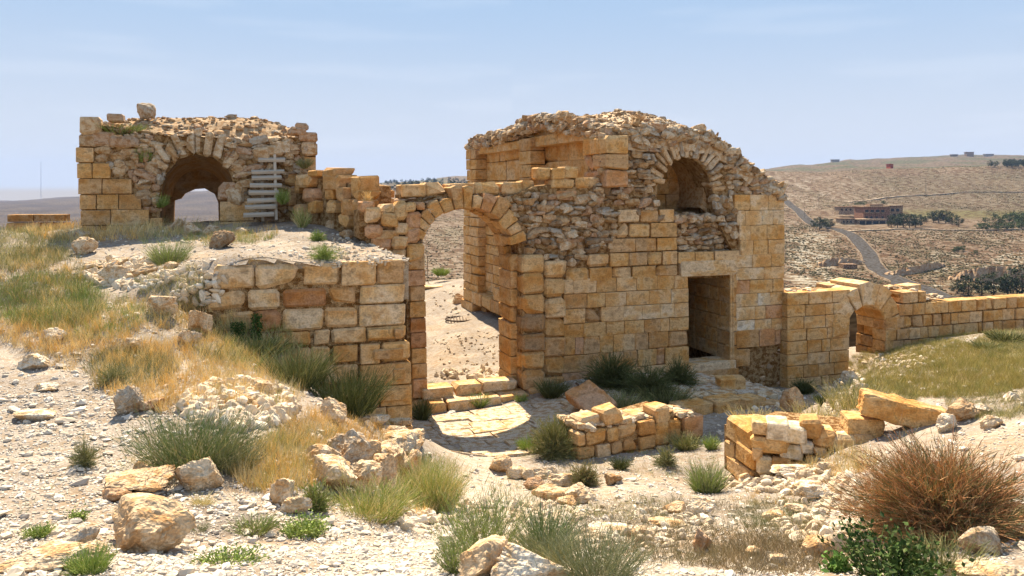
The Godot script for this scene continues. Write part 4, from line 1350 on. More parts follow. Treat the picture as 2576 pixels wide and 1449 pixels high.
func hill_tint(px: float, d: float, slope: float) -> Color:
	var x := (px - CX) / F * d
	var a := n_hill.get_noise_2d(x * 1.5 + 900, d * 0.8) * 0.5 + 0.5
	var b := n_hill2.get_noise_2d(x * 0.8, d * 0.35 + 200) * 0.5 + 0.5
	var c := n_hill2.get_noise_2d(x * 2.0 - 300, d * 0.9) * 0.5 + 0.5
	var col := Color(0.40, 0.29, 0.20).lerp(Color(0.47, 0.36, 0.26), sm(0.4, 0.6, a))
	col = col.lerp(Color(0.31, 0.26, 0.16), sm(0.5, 0.7, b) * 0.5)
	if px > 1900 and d < 700:     # bare pale rock and tracks of it in the valley
		col = col.lerp(Color(0.66, 0.58, 0.47), sm(0.6, 0.68, c) * sm(0.45, 0.6, a) * 0.5)
		col = col.lerp(Color(0.24, 0.25, 0.11), sm(0.62, 0.72, 1.0 - a) * sm(430, 360, d) * 0.5)
	if px > 1975 and px < 2110 and d > 330 and d < 560:
		col = col.lerp(Color(0.74, 0.66, 0.54), sm(0.36, 0.46, c) * sm(1975, 2000, px) * sm(2110, 2070, px) * 0.9)
	if px > 2340 and d > 330 and d < 470:
		col = col.lerp(Color(0.74, 0.66, 0.54), sm(0.46, 0.54, c) * 0.7)
	if px > 1900 and d > 780 and d < 1100:
		col = col.lerp(Color(0.62, 0.52, 0.42), sm(0.52, 0.62, c) * sm(2330, 2000, px))
		col = col.lerp(Color(0.30, 0.26, 0.17), sm(2050, 2350, px) * 0.5)
	if px > 2200 and d > 690 and d < 790:
		col = col.lerp(Color(0.30, 0.29, 0.10), 0.7 * sm(690, 715, d) * sm(790, 765, d))
	if d > 1350:
		col = Color(0.36, 0.28, 0.19).lerp(Color(0.24, 0.25, 0.13), sm(0.48, 0.6, a))
		if px < 900: col = Color(0.12, 0.09, 0.075).lerp(Color(0.24, 0.185, 0.135), sm(0.35, 0.65, a))
	return Color(col.r * 0.50, col.g * 0.51, col.b * 0.50)

func make_far_land() -> void:
	make_far_table()
	var mbv := PackedVector3Array()
	var cols := PackedColorArray()
	var ids := PackedInt32Array()
	var xs := []
	var x := -6000.0
	while x < 8000.0:
		xs.append(x)
		x += 14.0 if x > 850 and x < 2750 else (26.0 if x > -300 and x <= 850 else 200.0)
	var ds := []
	var d := 40.0
	while d < 7000.0:
		ds.append(d); d *= 1.021
	for j in ds.size():
		for i in xs.size():
			var y := far_y(xs[i], ds[j])
			mbv.append(Vector3((xs[i] - CX) / F * ds[j], y, -ds[j]))
			cols.append(hill_tint(xs[i], ds[j], 0.0))
	for j in ds.size() - 1:
		for i in xs.size() - 1:
			var k := j * xs.size() + i
			var w := xs.size()
			ids.append_array([k, k + w, k + 1, k + 1, k + w, k + w + 1])
	var st := SurfaceTool.new()
	var a := []
	a.resize(Mesh.ARRAY_MAX)
	a[Mesh.ARRAY_VERTEX] = mbv
	a[Mesh.ARRAY_COLOR] = cols
	a[Mesh.ARRAY_INDEX] = ids
	var m := ArrayMesh.new()
	m.add_surface_from_arrays(Mesh.PRIMITIVE_TRIANGLES, a)
	st.create_from(m, 0)
	st.generate_normals()
	mesh_thing("hills", st.commit(), M.hill, "", "", Transform3D(), "", "structure")

func far_box(root: Node3D, called: String, x0: float, x1: float, y0: float, y1: float, d: float, deep: float, m: Material) -> void:
	var a := at(x0, y1, d)
	var b := at(x1, y0, d)
	var mb := MB.new()
	mb.box(Vector3((a.x + b.x) * 0.5, (a.y + b.y) * 0.5, -d - deep * 0.5), Vector3(b.x - a.x, b.y - a.y, deep))
	part(root, called, mb.commit(), m, Transform3D())

func flat_mat(c: Color) -> StandardMaterial3D:
	return mat("wall paint", c, "earth", 0.12)

# a tree of many small leaf faces on limbs
func tree_meshes(h: float, w: float, cols: Array, flat: float) -> Array:
	var tr := MB.new()
	tr.tube([Vector3.ZERO, Vector3(rf(-0.2, 0.2), h * 0.35, 0), Vector3(rf(-0.3, 0.3), h * 0.7, rf(-0.2, 0.2))], h * 0.035, h * 0.012, 6)
	var cr := MB.new()
	var clumps := []
	for i in 26:
		var a := rf(0, TAU)
		var q := sqrt(rng.randf())
		var y := rf(0.2, 0.95)
		var k := sin(clampf((y - 0.2) / 0.8, 0, 1) * PI * 0.62 + 0.5)
		clumps.append(Vector3(cos(a) * q * w * 0.5 * k, y * h * (1.0 - flat * q * 0.25), sin(a) * q * w * 0.5 * k))
		if i < 7: tr.tube([Vector3(0, h * rf(0.25, 0.6), 0), clumps[i]], h * 0.012, h * 0.004, 4)
	for c in clumps:
		var r := w * rf(0.14, 0.24)
		var col := tone(cols, 0.3)
		for i in 46:
			var dir := Vector3(rf(-1, 1), rf(-1, 1), rf(-1, 1)).normalized()
			var p: Vector3 = c + dir * r * sqrt(rng.randf()) * Vector3(1, 0.7, 1)
			var l := Vector3(rf(-1, 1), rf(-0.6, 0.8), rf(-1, 1)).normalized() * w * rf(0.035, 0.07)
			var s := l.cross(Vector3(rf(-1, 1), rf(-1, 1), rf(-1, 1))).normalized() * w * 0.03
			cr.tri(p - l * 0.5, p + s, p + l * 0.5, col)
			cr.tri(p - l * 0.5, p + l * 0.5, p - s, col)
	return [tr.commit(), cr.commit()]

func tree(stock: Array, called: String, x: float, y: float, h: float, label: String, group: String) -> void:
	var p := far_spot(x, y)
	var k := -p.z / F * h / 10.0
	var t: Array = pick(stock)
	var r := thing(called, label, "tree", Transform3D(Basis(Vector3.UP, rf(0, TAU)) * Basis.from_scale(Vector3(k * rf(0.9, 1.15), k, k)), p - Vector3(0, 0.1 * k, 0)), group)
	for i in 2:
		var o := MeshInstance3D.new()
		o.name = ["trunk", "crown"][i]
		o.mesh = t[i]
		o.material_override = M.bark if i == 0 else M.plant
		r.add_child(o)

func road(called: String, pts: Array, wide: float, m: Material, lift := 0.0) -> Array:
	# smooth curve through sighted points, laid on the land
	var cv := Curve3D.new()
	var ps := []
	for q in pts: ps.append(far_spot(q[0], q[1]))
	for i in ps.size():
		var t: Vector3 = ((ps[mini(i + 1, ps.size() - 1)] as Vector3) - (ps[maxi(i - 1, 0)] as Vector3)) * 0.18
		cv.add_point(ps[i], -t, t)
	cv.bake_interval = 4.0
	var b := cv.get_baked_points()
	var mb := MB.new()
	var prev := []
	for i in b.size():
		var dir := (b[mini(i + 1, b.size() - 1)] - b[maxi(i - 1, 0)])
		var s := Vector3(-dir.z, 0, dir.x).normalized() * wide * 0.5
		var row := []
		for t in [-1.0, -0.33, 0.33, 1.0]:
			var p: Vector3 = b[i] + s * t
			row.append(p)
		var y := -INF
		for p in row: y = maxf(y, far_y(p.x / -p.z * F + CX, -p.z))
		y = lerpf(y, b[i].y + 0.4, 0.3) + 0.45 + lift
		for k in 4: row[k] = Vector3(row[k].x, y, row[k].z)
		if prev:
			for k in 3: mb.quad(prev[k], row[k], row[k + 1], prev[k + 1])
			mb.quad(prev[0] + Vector3(0, -2.5, 0) - s * 0.25, row[0] + Vector3(0, -2.5, 0) - s * 0.25, row[0], prev[0])
			mb.quad(prev[3], row[3], row[3] + Vector3(0, -2.5, 0) + s * 0.25, prev[3] + Vector3(0, -2.5, 0) + s * 0.25)
		prev = row
	mesh_thing(called, mb.commit(), m, "", "", Transform3D(), "", "structure")
	return Array(b)

# a rock scarp: a broken face that stands out of the slope, its top running back into it
func scarp(called: String, label: String, pts: Array, m: Material) -> void:
	var mb := MB.new()
	var rows := []
	var d0 := -far_spot(pts[0][0], pts[0][2]).z
	for i in pts.size() - 1:
		for s in 8:
			var t := s / 8.0
			var x := lerpf(pts[i][0], pts[i + 1][0], t)
			var top := lerpf(pts[i][1], pts[i + 1][1], t)
			var bot := lerpf(pts[i][2], pts[i + 1][2], t)
			var p := far_spot(x, bot)
			var d := -p.z
			var col := []
			for k in 6:
				var f := k / 5.0
				var q := at(x, lerpf(bot + 2.0, top + n_hill2.get_noise_1d(x * 5.0) * 3.0, f), d + f * 3.0 + n_hill2.get_noise_2d(x * 3.0, k * 9.0) * 1.6)
				col.append(q)
			var back := at(x, top, d + 6.0)
			var bd := d + 26.0
			col.append(Vector3((x - CX) / F * bd, minf(far_y(x, bd) - 0.5, back.y + 1.0), -bd))
			rows.append(col)
	for i in rows.size() - 1:
		for k in rows[i].size() - 1:
			mb.quad(rows[i][k], rows[i][k + 1], rows[i + 1][k + 1], rows[i + 1][k])
	mesh_thing(called, mb.commit(), m, label, "rock face", Transform3D())

func make_distance() -> void:
	rng.seed = 71
	M.bark = mat("bark", Color(0.14, 0.10, 0.07), "", 1.0)
	M.track = mat("dirt track", Color(0.46, 0.39, 0.30), "earth", 0.05)
	M.shoulder = mat("road verge", Color(0.27, 0.22, 0.165), "earth", 0.05)
	M.scarp = mat("scarp rock", Color(0.42, 0.31, 0.21), "rock", 0.05, "relief", 30.0)
	road("valley_road", [[1955, 495], [1982, 511], [2006, 530], [2030, 553], [2062, 570], [2110, 580], [2142, 594], [2168, 620], [2188, 645], [2197, 668], [2222, 688], [2275, 712], [2330, 732], [2400, 758]], 8.0, M.asphalt)
	road("road_shoulder", [[1955, 495], [1982, 511], [2006, 530], [2030, 553], [2062, 570], [2110, 580], [2142, 594], [2168, 620], [2188, 645], [2197, 668], [2222, 688], [2275, 712], [2330, 732], [2400, 758]], 10.2, M.shoulder, -0.25)
	road("side_road", [[2128, 584], [2200, 580], [2290, 577], [2400, 580], [2500, 579], [2640, 575]], 5.0, M.track)
	road("loop_road", [[2255, 706], [2262, 716], [2250, 724], [2225, 728], [2180, 730]], 6.0, M.asphalt)
	road("hill_track", [[2130, 510], [2240, 497], [2380, 490], [2600, 486]], 5.0, M.track)
	# hotel-like house
	var d := 650.0
	var red := flat_mat(Color(0.42, 0.24, 0.17))
	var tan_ := flat_mat(Color(0.50, 0.36, 0.24))
	var cream := flat_mat(Color(0.56, 0.45, 0.33))
	var h := thing("hillside_house", "three-storey reddish house with flat roofs and rows of windows in the valley", "building", Transform3D(Basis(), at(2200, 560, d)))
	far_box(h, "main_block", 2172, 2238, 521, 562, d + 8, 18, red)
	far_box(h, "right_wing", 2238, 2271, 518, 560, d + 14, 16, tan_)
	far_box(h, "roof_parapet", 2170, 2240, 519, 521.4, d + 7, 20, tan_)
	far_box(h, "roof_parapet", 2237, 2273, 516.4, 518.4, d + 13, 18, cream)
	far_box(h, "roof_room", 2188, 2222, 513.5, 519, d + 14, 8, tan_)
	far_box(h, "front_block", 2160, 2230, 553, 568, d - 6, 12, cream)
	far_box(h, "roof_parapet", 2158.5, 2231.5, 551.2, 553, d - 7, 14, cream)
	for q in [[2177, 528], [2190.5, 528], [2204, 528], [2217, 528], [2178, 544], [2190, 544], [2203, 544.5], [2218, 544]]:
		far_box(h, "window", q[0], q[0] + (8 if q[1] < 540 else 5), q[1], q[1] + 7.5, d + 7.7, 0.6, M.glass)
	for q in [[2242, 525], [2255, 525], [2246, 538], [2259, 538]]:
		far_box(h, "window", q[0], q[0] + 7, q[1], q[1] + 7, d + 13.7, 0.6, M.glass)
	for i in 4:
		far_box(h, "opening", 2163 + i * 17, 2176 + i * 17, 556, 565, d - 6.3, 0.6, M.glass)
	for i in 4:
		far_box(h, "balcony", 2176 + i * 13.3, 2186.5 + i * 13.3, 534, 537, d + 6.6, 1.2, tan_)
	var h2 := thing("low_house", "low cream outbuilding left of the reddish house", "building", Transform3D(Basis(), at(2132, 562, d)))
	far_box(h2, "walls", 2114, 2150, 550.5, 568, d - 2, 9, cream)
	far_box(h2, "roof_parapet", 2113, 2151, 549, 550.5, d - 3, 11, tan_)
	for i in 3: far_box(h2, "window", 2121 + i * 9, 2124.5 + i * 9, 555, 560, d - 2.3, 0.6, M.glass)
	var h3 := thing("low_house", "pale flat-roofed house behind trees, upper left of the reddish house", "building", Transform3D(Basis(), at(2130, 533, 700)))
	far_box(h3, "walls", 2110, 2150, 520.5, 540, 705, 10, cream)
	far_box(h3, "roof_parapet", 2109, 2151, 519, 520.5, 704, 12, tan_)
	for i in 3: far_box(h3, "window", 2116 + i * 11, 2120 + i * 11, 525, 530, 704.6, 0.6, M.glass)
	var h4 := thing("low_house", "long pale wing standing behind the reddish house", "building", Transform3D(Basis(), at(2175, 530, 720)))
	far_box(h4, "walls", 2156, 2196, 516, 540, 718, 10, cream)
	var yw := thing("yard_wall", "low cream boundary wall before the outbuilding", "wall", Transform3D(Basis(), at(2080, 566, d - 20)))
	far_box(yw, "wall", 2060, 2100, 566, 573, d - 24, 1.0, cream)
	far_box(yw, "wall", 2150, 2240, 569, 573, d - 24, 1.0, cream)
	var ru := thing("field_ruin", "small roofless brown ruin below the road in the valley", "building", Transform3D(Basis(), at(2140, 676, 400)))
	var fd := -far_spot(2140, 676).z
	far_box(ru, "walls", 2122, 2157, 665, 682, fd, 6, flat_mat(Color(0.36, 0.25, 0.17)))
	# on the ridge
	for q in [[2432, 2450, 383, 394, 2500.0, "square pale house on the crest of the far ridge", Color(0.5, 0.38, 0.27)], [2480, 2500, 388, 395, 2550.0, "long low house right of the square one on the ridge", Color(0.5, 0.48, 0.45)], [2396, 2410, 389, 394, 2500.0, "small low hut left of the square house on the ridge", Color(0.42, 0.34, 0.27)],
		[2094, 2112, 402, 409, 2450.0, "pale farmhouse on the green knoll", Color(0.55, 0.52, 0.48)], [2240, 2247, 413, 427, 1250.0, "small bright orange-red tower on the hillside", Color(0.55, 0.12, 0.05)], [1004, 1034, 468, 478, 1900.0, "white farmhouse on the ridge behind the gate", Color(0.7, 0.69, 0.66)], [980, 1006, 484, 490, 1500.0, "low white house below the farmhouse behind the gate", Color(0.66, 0.65, 0.62)]]:
		var r := thing("distant_house", q[5], "building", Transform3D(Basis(), at(q[0], q[3], q[4])))
		var fm := flat_mat(q[6])
		far_box(r, "walls", q[0], q[1], q[2], q[3] + 6, q[4], 14, fm)
		far_box(r, "roof", q[0] - 0.6, q[1] + 0.6, q[2] - 1, q[2], q[4] - 1, 16, fm)
	# poles and mast
	var pole := MB.new()
	pole.tube([Vector3.ZERO, Vector3(0, 10, 0)], 0.16, 0.1, 5)
	pole.box(Vector3(0, 9.4, 0), Vector3(2.2, 0.16, 0.16))
	var pm := pole.commit()
	var pmat := mat("weathered pole", Color(0.17, 0.14, 0.11), "", 1.0)
	for q in [[2005, 705, 20, "utility pole at the upper bend of the valley road"], [2024, 722, 30, "utility pole beside the road above the trees"], [2033, 744, 26, "utility pole at the roadside before the dark pines"], [2060, 696, 30, "tall utility pole above the left clump of pines"], [2161, 769, 26, "utility pole at the road junction"], [2202, 795, 28, "utility pole on the slope right of the road"],
		[2290, 870, 30, "utility pole above the long scarp"], [2341, 882, 26, "utility pole between the two scarps"], [2366, 905, 32, "utility pole by the nearer pines"], [2329, 670, 44, "tall pylon pole on the hillside track"], [2065, 733, 24, "street lamp pole beside the left clump of pines"]]:
		var y: float = q[1] * 0.0 + {2005: 534, 2024: 551, 2033: 572, 2060: 526, 2161: 598, 2202: 626, 2290: 700, 2341: 712, 2366: 733, 2329: 498, 2065: 561}[q[0]]
		var p := far_spot(q[0], y)
		mesh_thing("utility_pole", pm, pmat, q[3], "pole", Transform3D(Basis(Vector3.UP, rf(0, 1)).scaled(Vector3.ONE * q[2] * -p.z / F / 10.0), p - Vector3(0, 0.3, 0)), "poles along the valley road")
	var mast := MB.new()
	mast.tube([Vector3.ZERO, Vector3(0, 150, 0)], 0.9, 0.5, 5)
	mesh_thing("radio_mast", mast.commit(), mat("grey steel", Color(0.4, 0.42, 0.46), "", 1.0), "hair-thin radio mast on the far left horizon", "mast", Transform3D(Basis(), at(103, 498, 3300)))
	# scarps
	scarp("rock_scarp", "curved brown rock scarp left of the road bend", [[2058, 662, 672], [2075, 653, 672], [2110, 648, 668], [2145, 650, 666], [2180, 660, 664]], M.scarp)
	scarp("rock_scarp", "long pale rock scarp right of the road bend", [[2225, 688, 698], [2260, 678, 697], [2310, 668, 688], [2350, 661, 678], [2378, 664, 672]], M.scarp)
	scarp("rock_scarp", "high brown rock scarp behind the nearer pines", [[2385, 700, 706], [2420, 682, 708], [2470, 672, 712], [2530, 670, 714], [2580, 676, 714], [2660, 680, 716]], M.scarp)
	# trees
	var pine := [Color(0.035, 0.055, 0.028), Color(0.05, 0.07, 0.035), Color(0.065, 0.08, 0.04)]
	var leafy := [Color(0.07, 0.10, 0.035), Color(0.09, 0.13, 0.05), Color(0.06, 0.085, 0.035)]
	var pines := []
	var greens := []
	for i in 3: pines.append(tree_meshes(10, 9, pine, 0.6))
	for i in 3: greens.append(tree_meshes(10, 10, leafy, 0.9))
	var nth := ["first", "second", "third", "fourth", "fifth", "sixth", "seventh", "eighth", "ninth", "tenth", "eleventh", "twelfth"]
	for k in 4:
		var q: Array = [[2048, 575, 26], [2062, 578, 34], [2078, 576, 30], [2088, 574, 26]][k]
		tree(pines, "pine_tree", q[0], q[1], q[2], "dark pine in the clump left of the low outbuilding, %s from the left" % nth[k], "pines left of the outbuilding")
	for k in 6:
		var q: Array = [[2242, 572, 34], [2258, 574, 38], [2272, 573, 40], [2288, 574, 40], [2303, 572, 36], [2316, 570, 32]][k]
		tree(pines, "pine_tree", q[0], q[1], q[2], "dark pine in the clump right of the reddish house, %s from the left" % nth[k], "pines right of the house")
	for k in 6:
		var q: Array = [[2330, 556, 14], [2348, 560, 32], [2362, 561, 36], [2378, 563, 36], [2395, 566, 32], [2412, 570, 26]][k]
		tree(pines, "pine_tree", q[0], q[1], q[2], "dark pine in the slanting row on the field edge, %s from the left" % nth[k], "pines on the field edge")
	for k in 12:
		var q: Array = [[2465, 578, 22], [2480, 560, 16], [2485, 579, 26], [2500, 548, 14], [2506, 580, 24], [2512, 565, 26], [2528, 579, 26], [2540, 560, 28], [2548, 578, 24], [2560, 562, 36], [2570, 577, 30], [2580, 570, 44]][k]
		tree(greens, "orchard_tree", q[0], q[1], q[2], "leafy tree in the grove at the right edge, %s from the left" % nth[k], "trees of the right-hand grove")
	for k in 6:
		var q: Array = [[2410, 738, 40], [2436, 744, 56], [2470, 744, 50], [2500, 746, 64], [2535, 746, 62], [2572, 748, 84]][k]
		tree(pines, "pine_tree", q[0], q[1], q[2], "nearer dark pine rising behind the arched side wall, %s from the left" % nth[k], "nearer pines behind the wall")
	for k in 7:
		var q: Array = [[2114, 529, 16], [2128, 526, 14], [2150, 536, 14], [2160, 524, 18], [2165, 538, 12], [2172, 520, 16], [2222, 515, 12]][k]
		tree(greens, "garden_tree", q[0], q[1], q[2], "small green tree in the garden of the reddish house, %s from the left" % nth[k], "garden trees of the house")
	for k in 5:
		var q: Array = [[2398, 636, 12], [2406, 634, 16], [2412, 634, 16], [2424, 634, 18], [2452, 640, 12]][k]
		tree(greens, "orchard_tree", q[0], q[1], q[2], "small tree at the end of the white rock track, %s from the left" % nth[k], "small trees by the rock track")
	# wooded strip on ridges: a mass of trees too far to count
	var wood := MultiMesh.new()
	wood.transform_format = MultiMesh.TRANSFORM_3D
	wood.mesh = pines[0][1]
	var xf := []
	for i in 150:
		var x := 2485.0 + 175.0 * sqrt(rng.randf())
		var p := far_spot(x, rf(lerpf(421, 408, minf(1.0, (x - 2485) / 90.0)), 422))
		xf.append([p, rf(0.7, 1.2)])
	for i in 160:
		var x := rf(905, 1180)
		xf.append([far_spot(x, rf(462, 492) if rng.randf() < 0.6 else rf(452, 466)), rf(0.6, 1.1)])
	wood.instance_count = xf.size()
	for i in xf.size():
		var s: float = xf[i][1]
		wood.set_instance_transform(i, Transform3D(Basis(Vector3.UP, rf(0, TAU)) * Basis.from_scale(Vector3(s, s, s)), xf[i][0]))
	var wo := MultiMeshInstance3D.new()
	wo.name = "distant_wood"
	wo.multimesh = wood
	wo.material_override = M.plant
	add_child(wo)
	tag(wo, "dark distant plantation on the far ridges", "wood", "", "stuff")
	# low bushes over the hillsides
	var bm := MB.new()
	for i in 26:
		var dir := Vector3(rf(-1, 1), rf(0, 1), rf(-1, 1)).normalized()
		var p := dir * rf(0.25, 0.5)
		var l := Vector3(rf(-1, 1), rf(-0.3, 1), rf(-1, 1)).normalized() * 0.4
		var s := l.cross(Vector3(rf(-1, 1), rf(-1, 1), rf(-1, 1))).normalized() * 0.2
		bm.tri(p - l * 0.5, p + s, p + l * 0.5)
		bm.tri(p - l * 0.5, p + l * 0.5, p - s)
	var scrub := MultiMesh.new()
	scrub.transform_format = MultiMesh.TRANSFORM_3D
	scrub.use_colors = true
	scrub.mesh = bm.commit()
	var places := []
	while places.size() < 26000:
		var x := rf(1930, 2660) if rng.randf() < 0.86 else rf(1020, 1300)
		var dd := exp(rf(log(290.0), log(1250.0)))
		var X := (x - CX) / F * dd
		if n_hill2.get_noise_2d(X * 0.8, dd * 0.35 + 200) * 0.5 + 0.5 < rf(0.25, 0.6): continue
		if x > 2040 and x < 2480 and dd > 590 and dd < 790: continue
		places.append(Vector3(X, far_y(x, dd), -dd))
	scrub.instance_count = places.size()
	for i in places.size():
		var s := rf(0.45, 1.25)
		scrub.set_instance_transform(i, Transform3D(Basis(Vector3.UP, rf(0, TAU)) * Basis.from_scale(Vector3(s, s * rf(0.6, 0.9), s)), places[i]))
		scrub.set_instance_color(i, tone([Color(0.11, 0.10, 0.05), Color(0.14, 0.12, 0.06), Color(0.16, 0.145, 0.07), Color(0.19, 0.16, 0.10)]))
	var so := MultiMeshInstance3D.new()
	so.name = "hillside_scrub"
	so.multimesh = scrub
	so.material_override = M.plant
	add_child(so)
	tag(so, "low dark scrub dotted over the dry hillsides", "scrub", "", "stuff")

# ---------------------------------------------------------------- loose stones
const ROCK_TONES := {c = "cream_rough", p = "pale_rough", w = "white_rough", t = "tan_rough", o = "ochre_rough", g = "grey_rough", b = "brown_rough", k = "pink_rough"}

func boulder(x: float, y: float, w: float, h: float, tone: String, label: String, o := {}) -> void:
	var p := spot(x, y)
	if o.has("d"): p = at(x, y, o.d)
	var k := -p.z / F
	var deep: float = o.get("deep", (w + h) * 0.5)
	h = maxf(h * 0.5, h - deep * maxf(y - HY, 0.0) / F * 0.42)
	var m := rock_mesh(int(x * 13 + y), 12, o.get("cuts", 11), Vector3(1.06, 1.06, 1.06), o.get("bumps", 0.16), o.get("smooth", false))
	var sink: float = o.get("sink", 0.26)
	var b := Basis(Vector3.BACK, o.get("tilt", 0.0)) * Basis.from_scale(Vector3(w * k, h * k * (1.0 + sink), deep * k))
	mesh_thing("boulder", m, M[ROCK_TONES[tone]], label, "rock", Transform3D(b, p + Vector3(0, h * k * 0.5 * (1.0 - sink), -deep * k * 0.3)), "loose rocks among the ruins")

func make_boulders() -> void:
	boulder(348, 1384, 225, 140, "c", "big ochre boulder with a split front in the left foreground", {smooth = false, cuts = 9, bumps = 0.12, deep = 190})
	boulder(318, 1240, 175, 62, "c", "flat cream slab right behind the big ochre boulder", {deep = 150})
	boulder(287, 1262, 70, 40, "k", "reddish broken stone wedged behind the big ochre boulder", {})
	boulder(487, 1234, 112, 86, "p", "angular cream rock below the green rush clump", {cuts = 8})
	boulder(320, 1042, 68, 76, "g", "pitted grey-brown upright rock on the left slope", {bumps = 0.3})
	boulder(375, 1035, 50, 34, "k", "pinkish rounded rock beside the pitted grey-brown one", {})
	boulder(197, 1378, 82, 58, "g", "smooth pale grey rock left of the big ochre boulder", {})
	boulder(120, 1432, 290, 60, "p", "long low cream ledge at the lower left corner", {deep = 120, cuts = 14})
	boulder(356, 1192, 54, 34, "p", "small rounded cream stone behind the flat cream slab", {})
	boulder(232, 1392, 55, 34, "c", "small cream stone at the right end of the low ledge", {})
	boulder(80, 1060, 110, 30, "w", "flat whitish slab lying in the gravel, far left", {deep = 60})
	boulder(110, 985, 60, 22, "w", "thin whitish stone above the flat slab, far left", {})
	boulder(78, 928, 70, 40, "w", "white angular rock at the left edge of the slope", {})
	boulder(130, 858, 60, 34, "w", "white pointed stone in the grass, far left", {})
	boulder(335, 880, 42, 32, "p", "small pale rock in golden grass, middle of left slope", {})
	boulder(553, 624, 64, 46, "b", "rust-brown boulder on the terrace before the vaulted tower", {cuts = 9})
	boulder(202, 640, 60, 44, "p", "pale wedge-shaped boulder on the left of the terrace", {})
	boulder(196, 602, 44, 24, "g", "grey boulder half hidden in grass below the tower corner", {})
	boulder(282, 714, 78, 54, "p", "large cream block at the front of the rubble heap", {cuts = 8})
	boulder(365, 700, 66, 34, "c", "broad cream stone at the right of the rubble heap", {})
	boulder(300, 668, 50, 22, "p", "flat stone on top of the rubble heap, left", {})
	boulder(340, 662, 46, 20, "w", "flat stone on top of the rubble heap, right", {})
	boulder(240, 680, 70, 26, "p", "slanting slab at the left of the rubble heap", {})
	boulder(425, 680, 34, 22, "p", "round stone lying right of the rubble heap", {})
	boulder(400, 790, 80, 48, "p", "pale block buried in the slope left of the bastion wall", {})
	boulder(495, 840, 62, 66, "c", "upright cream rock at the left foot of the bastion wall", {tilt = 0.5})
	boulder(470, 870, 50, 40, "p", "cream rock under the upright one at the bastion wall foot", {})
	boulder(830, 1056, 72, 58, "p", "rounded white rock in golden grass below the bastion wall", {})
	boulder(650, 994, 66, 42, "p", "pale rock at the top of the scree on the slope", {})
	boulder(605, 1022, 52, 28, "c", "long cream stone in the middle of the scree", {tilt = -0.2})
	boulder(640, 1034, 40, 26, "c", "dark-sided stone under the long one in the scree", {})
	boulder(545, 1046, 46, 30, "p", "squarish stone at the lower left of the scree", {})
	boulder(905, 1062, 50, 26, "g", "grey flat stone at the foot of the bastion corner", {})
	boulder(950, 1068, 56, 26, "w", "white flat stone by the corner of the bastion", {})
	# pile that holds the edge of the slope
	boulder(800, 1172, 103, 61, "p", "pale overhanging rock at the left end of the rock pile", {cuts = 8})
	boulder(880, 1200, 108, 122, "g", "tall grey rock, the highest of the rock pile", {bumps = 0.22})
	boulder(832, 1236, 120, 85, "p", "big rounded cream rock at the lower left of the rock pile", {})
	boulder(850, 1150, 72, 61, "g", "pitted grey rock on the back of the rock pile", {bumps = 0.3})
	boulder(925, 1160, 62, 56, "c", "wedge of cream rock in the middle of the pile top", {})
	boulder(955, 1180, 108, 68, "p", "cream rock with flat lit top on the rock pile", {})
	boulder(915, 1240, 84, 85, "p", "cream rock low in the front of the rock pile", {})
	boulder(962, 1245, 67, 109, "c", "narrow upright cream rock in the front of the pile", {})
	boulder(1005, 1250, 67, 122, "c", "tall curved cream rock at the right of the pile", {})
	boulder(1030, 1230, 60, 109, "p", "upright cream rock at the right end of the pile", {})
	boulder(1010, 1140, 108, 56, "p", "broad cream rock at the back right of the pile", {})
	boulder(985, 1108, 84, 36, "p", "flat pale stone beside the bastion corner, above the pile", {})
	boulder(1000, 1078, 72, 29, "c", "flat cream stone on the slope edge by the bastion corner", {})
	boulder(700, 1268, 67, 73, "p", "cream rock left of the dark weeds below the pile", {})
	boulder(742, 1292, 72, 48, "w", "white stone below the dark weeds in the foreground", {})
	# beside the path
	boulder(1258, 1188, 60, 44, "c", "wedge-shaped cream stone at the head of the stone row by the path", {tilt = 0.4})
	boulder(1300, 1204, 52, 30, "p", "second stone of the row edging the path", {})
	boulder(1330, 1208, 34, 28, "p", "squat third stone of the row edging the path", {})
	boulder(1372, 1204, 70, 34, "p", "ribbed pale stone in the row edging the path", {})
	boulder(1345, 1232, 56, 30, "k", "pinkish stone below the row edging the path", {})
	boulder(1420, 1222, 80, 34, "p", "layered pale stone at the right of the path row", {})
	boulder(1385, 1264, 92, 46, "c", "broad rounded cream rock of the outcrop beside the path", {})
	boulder(1462, 1270, 74, 58, "p", "split pale rock at the right of the outcrop beside the path", {cuts = 8})
	boulder(1425, 1275, 50, 26, "c", "low stone at the foot of the outcrop beside the path", {})
	boulder(1545, 1219, 44, 30, "t", "single rounded tan stone lying on the path", {})
	boulder(1218, 1460, 128, 112, "c", "tan boulder cut by the lower edge, centre", {bumps = 0.14})
	boulder(1335, 1478, 190, 98, "w", "white boulder cut by the lower edge, right of the tan one", {tilt = -0.25})
	boulder(1615, 1352, 50, 32, "t", "tan pointed stone among dry weeds", {})
	boulder(1670, 1372, 52, 26, "w", "white round stone among dry weeds", {})
	boulder(1770, 1390, 50, 64, "k", "upright pinkish-grey rock among dry weeds", {})
	boulder(1700, 1292, 64, 28, "c", "cream flat rock at the end of the path", {})
	boulder(1768, 1296, 70, 46, "w", "white rock at the foot of the right slope", {})
	boulder(1680, 1325, 90, 22, "c", "thin tan flake lying right of the path", {})
	boulder(1540, 1345, 110, 30, "w", "broad white rock flush with the ground, lower centre", {})
	boulder(1880, 1215, 40, 30, "p", "pale stone at the foot of the corner stump", {})
	boulder(2000, 1195, 110, 26, "w", "white ledge below the corner stump", {})
	boulder(2090, 1185, 56, 24, "p", "small pale stone below the stump, near the slab", {})
	boulder(2065, 1250, 120, 44, "w", "wide white rock on the right slope", {})
	boulder(2030, 1235, 56, 28, "p", "pale stone left of the wide white rock", {})
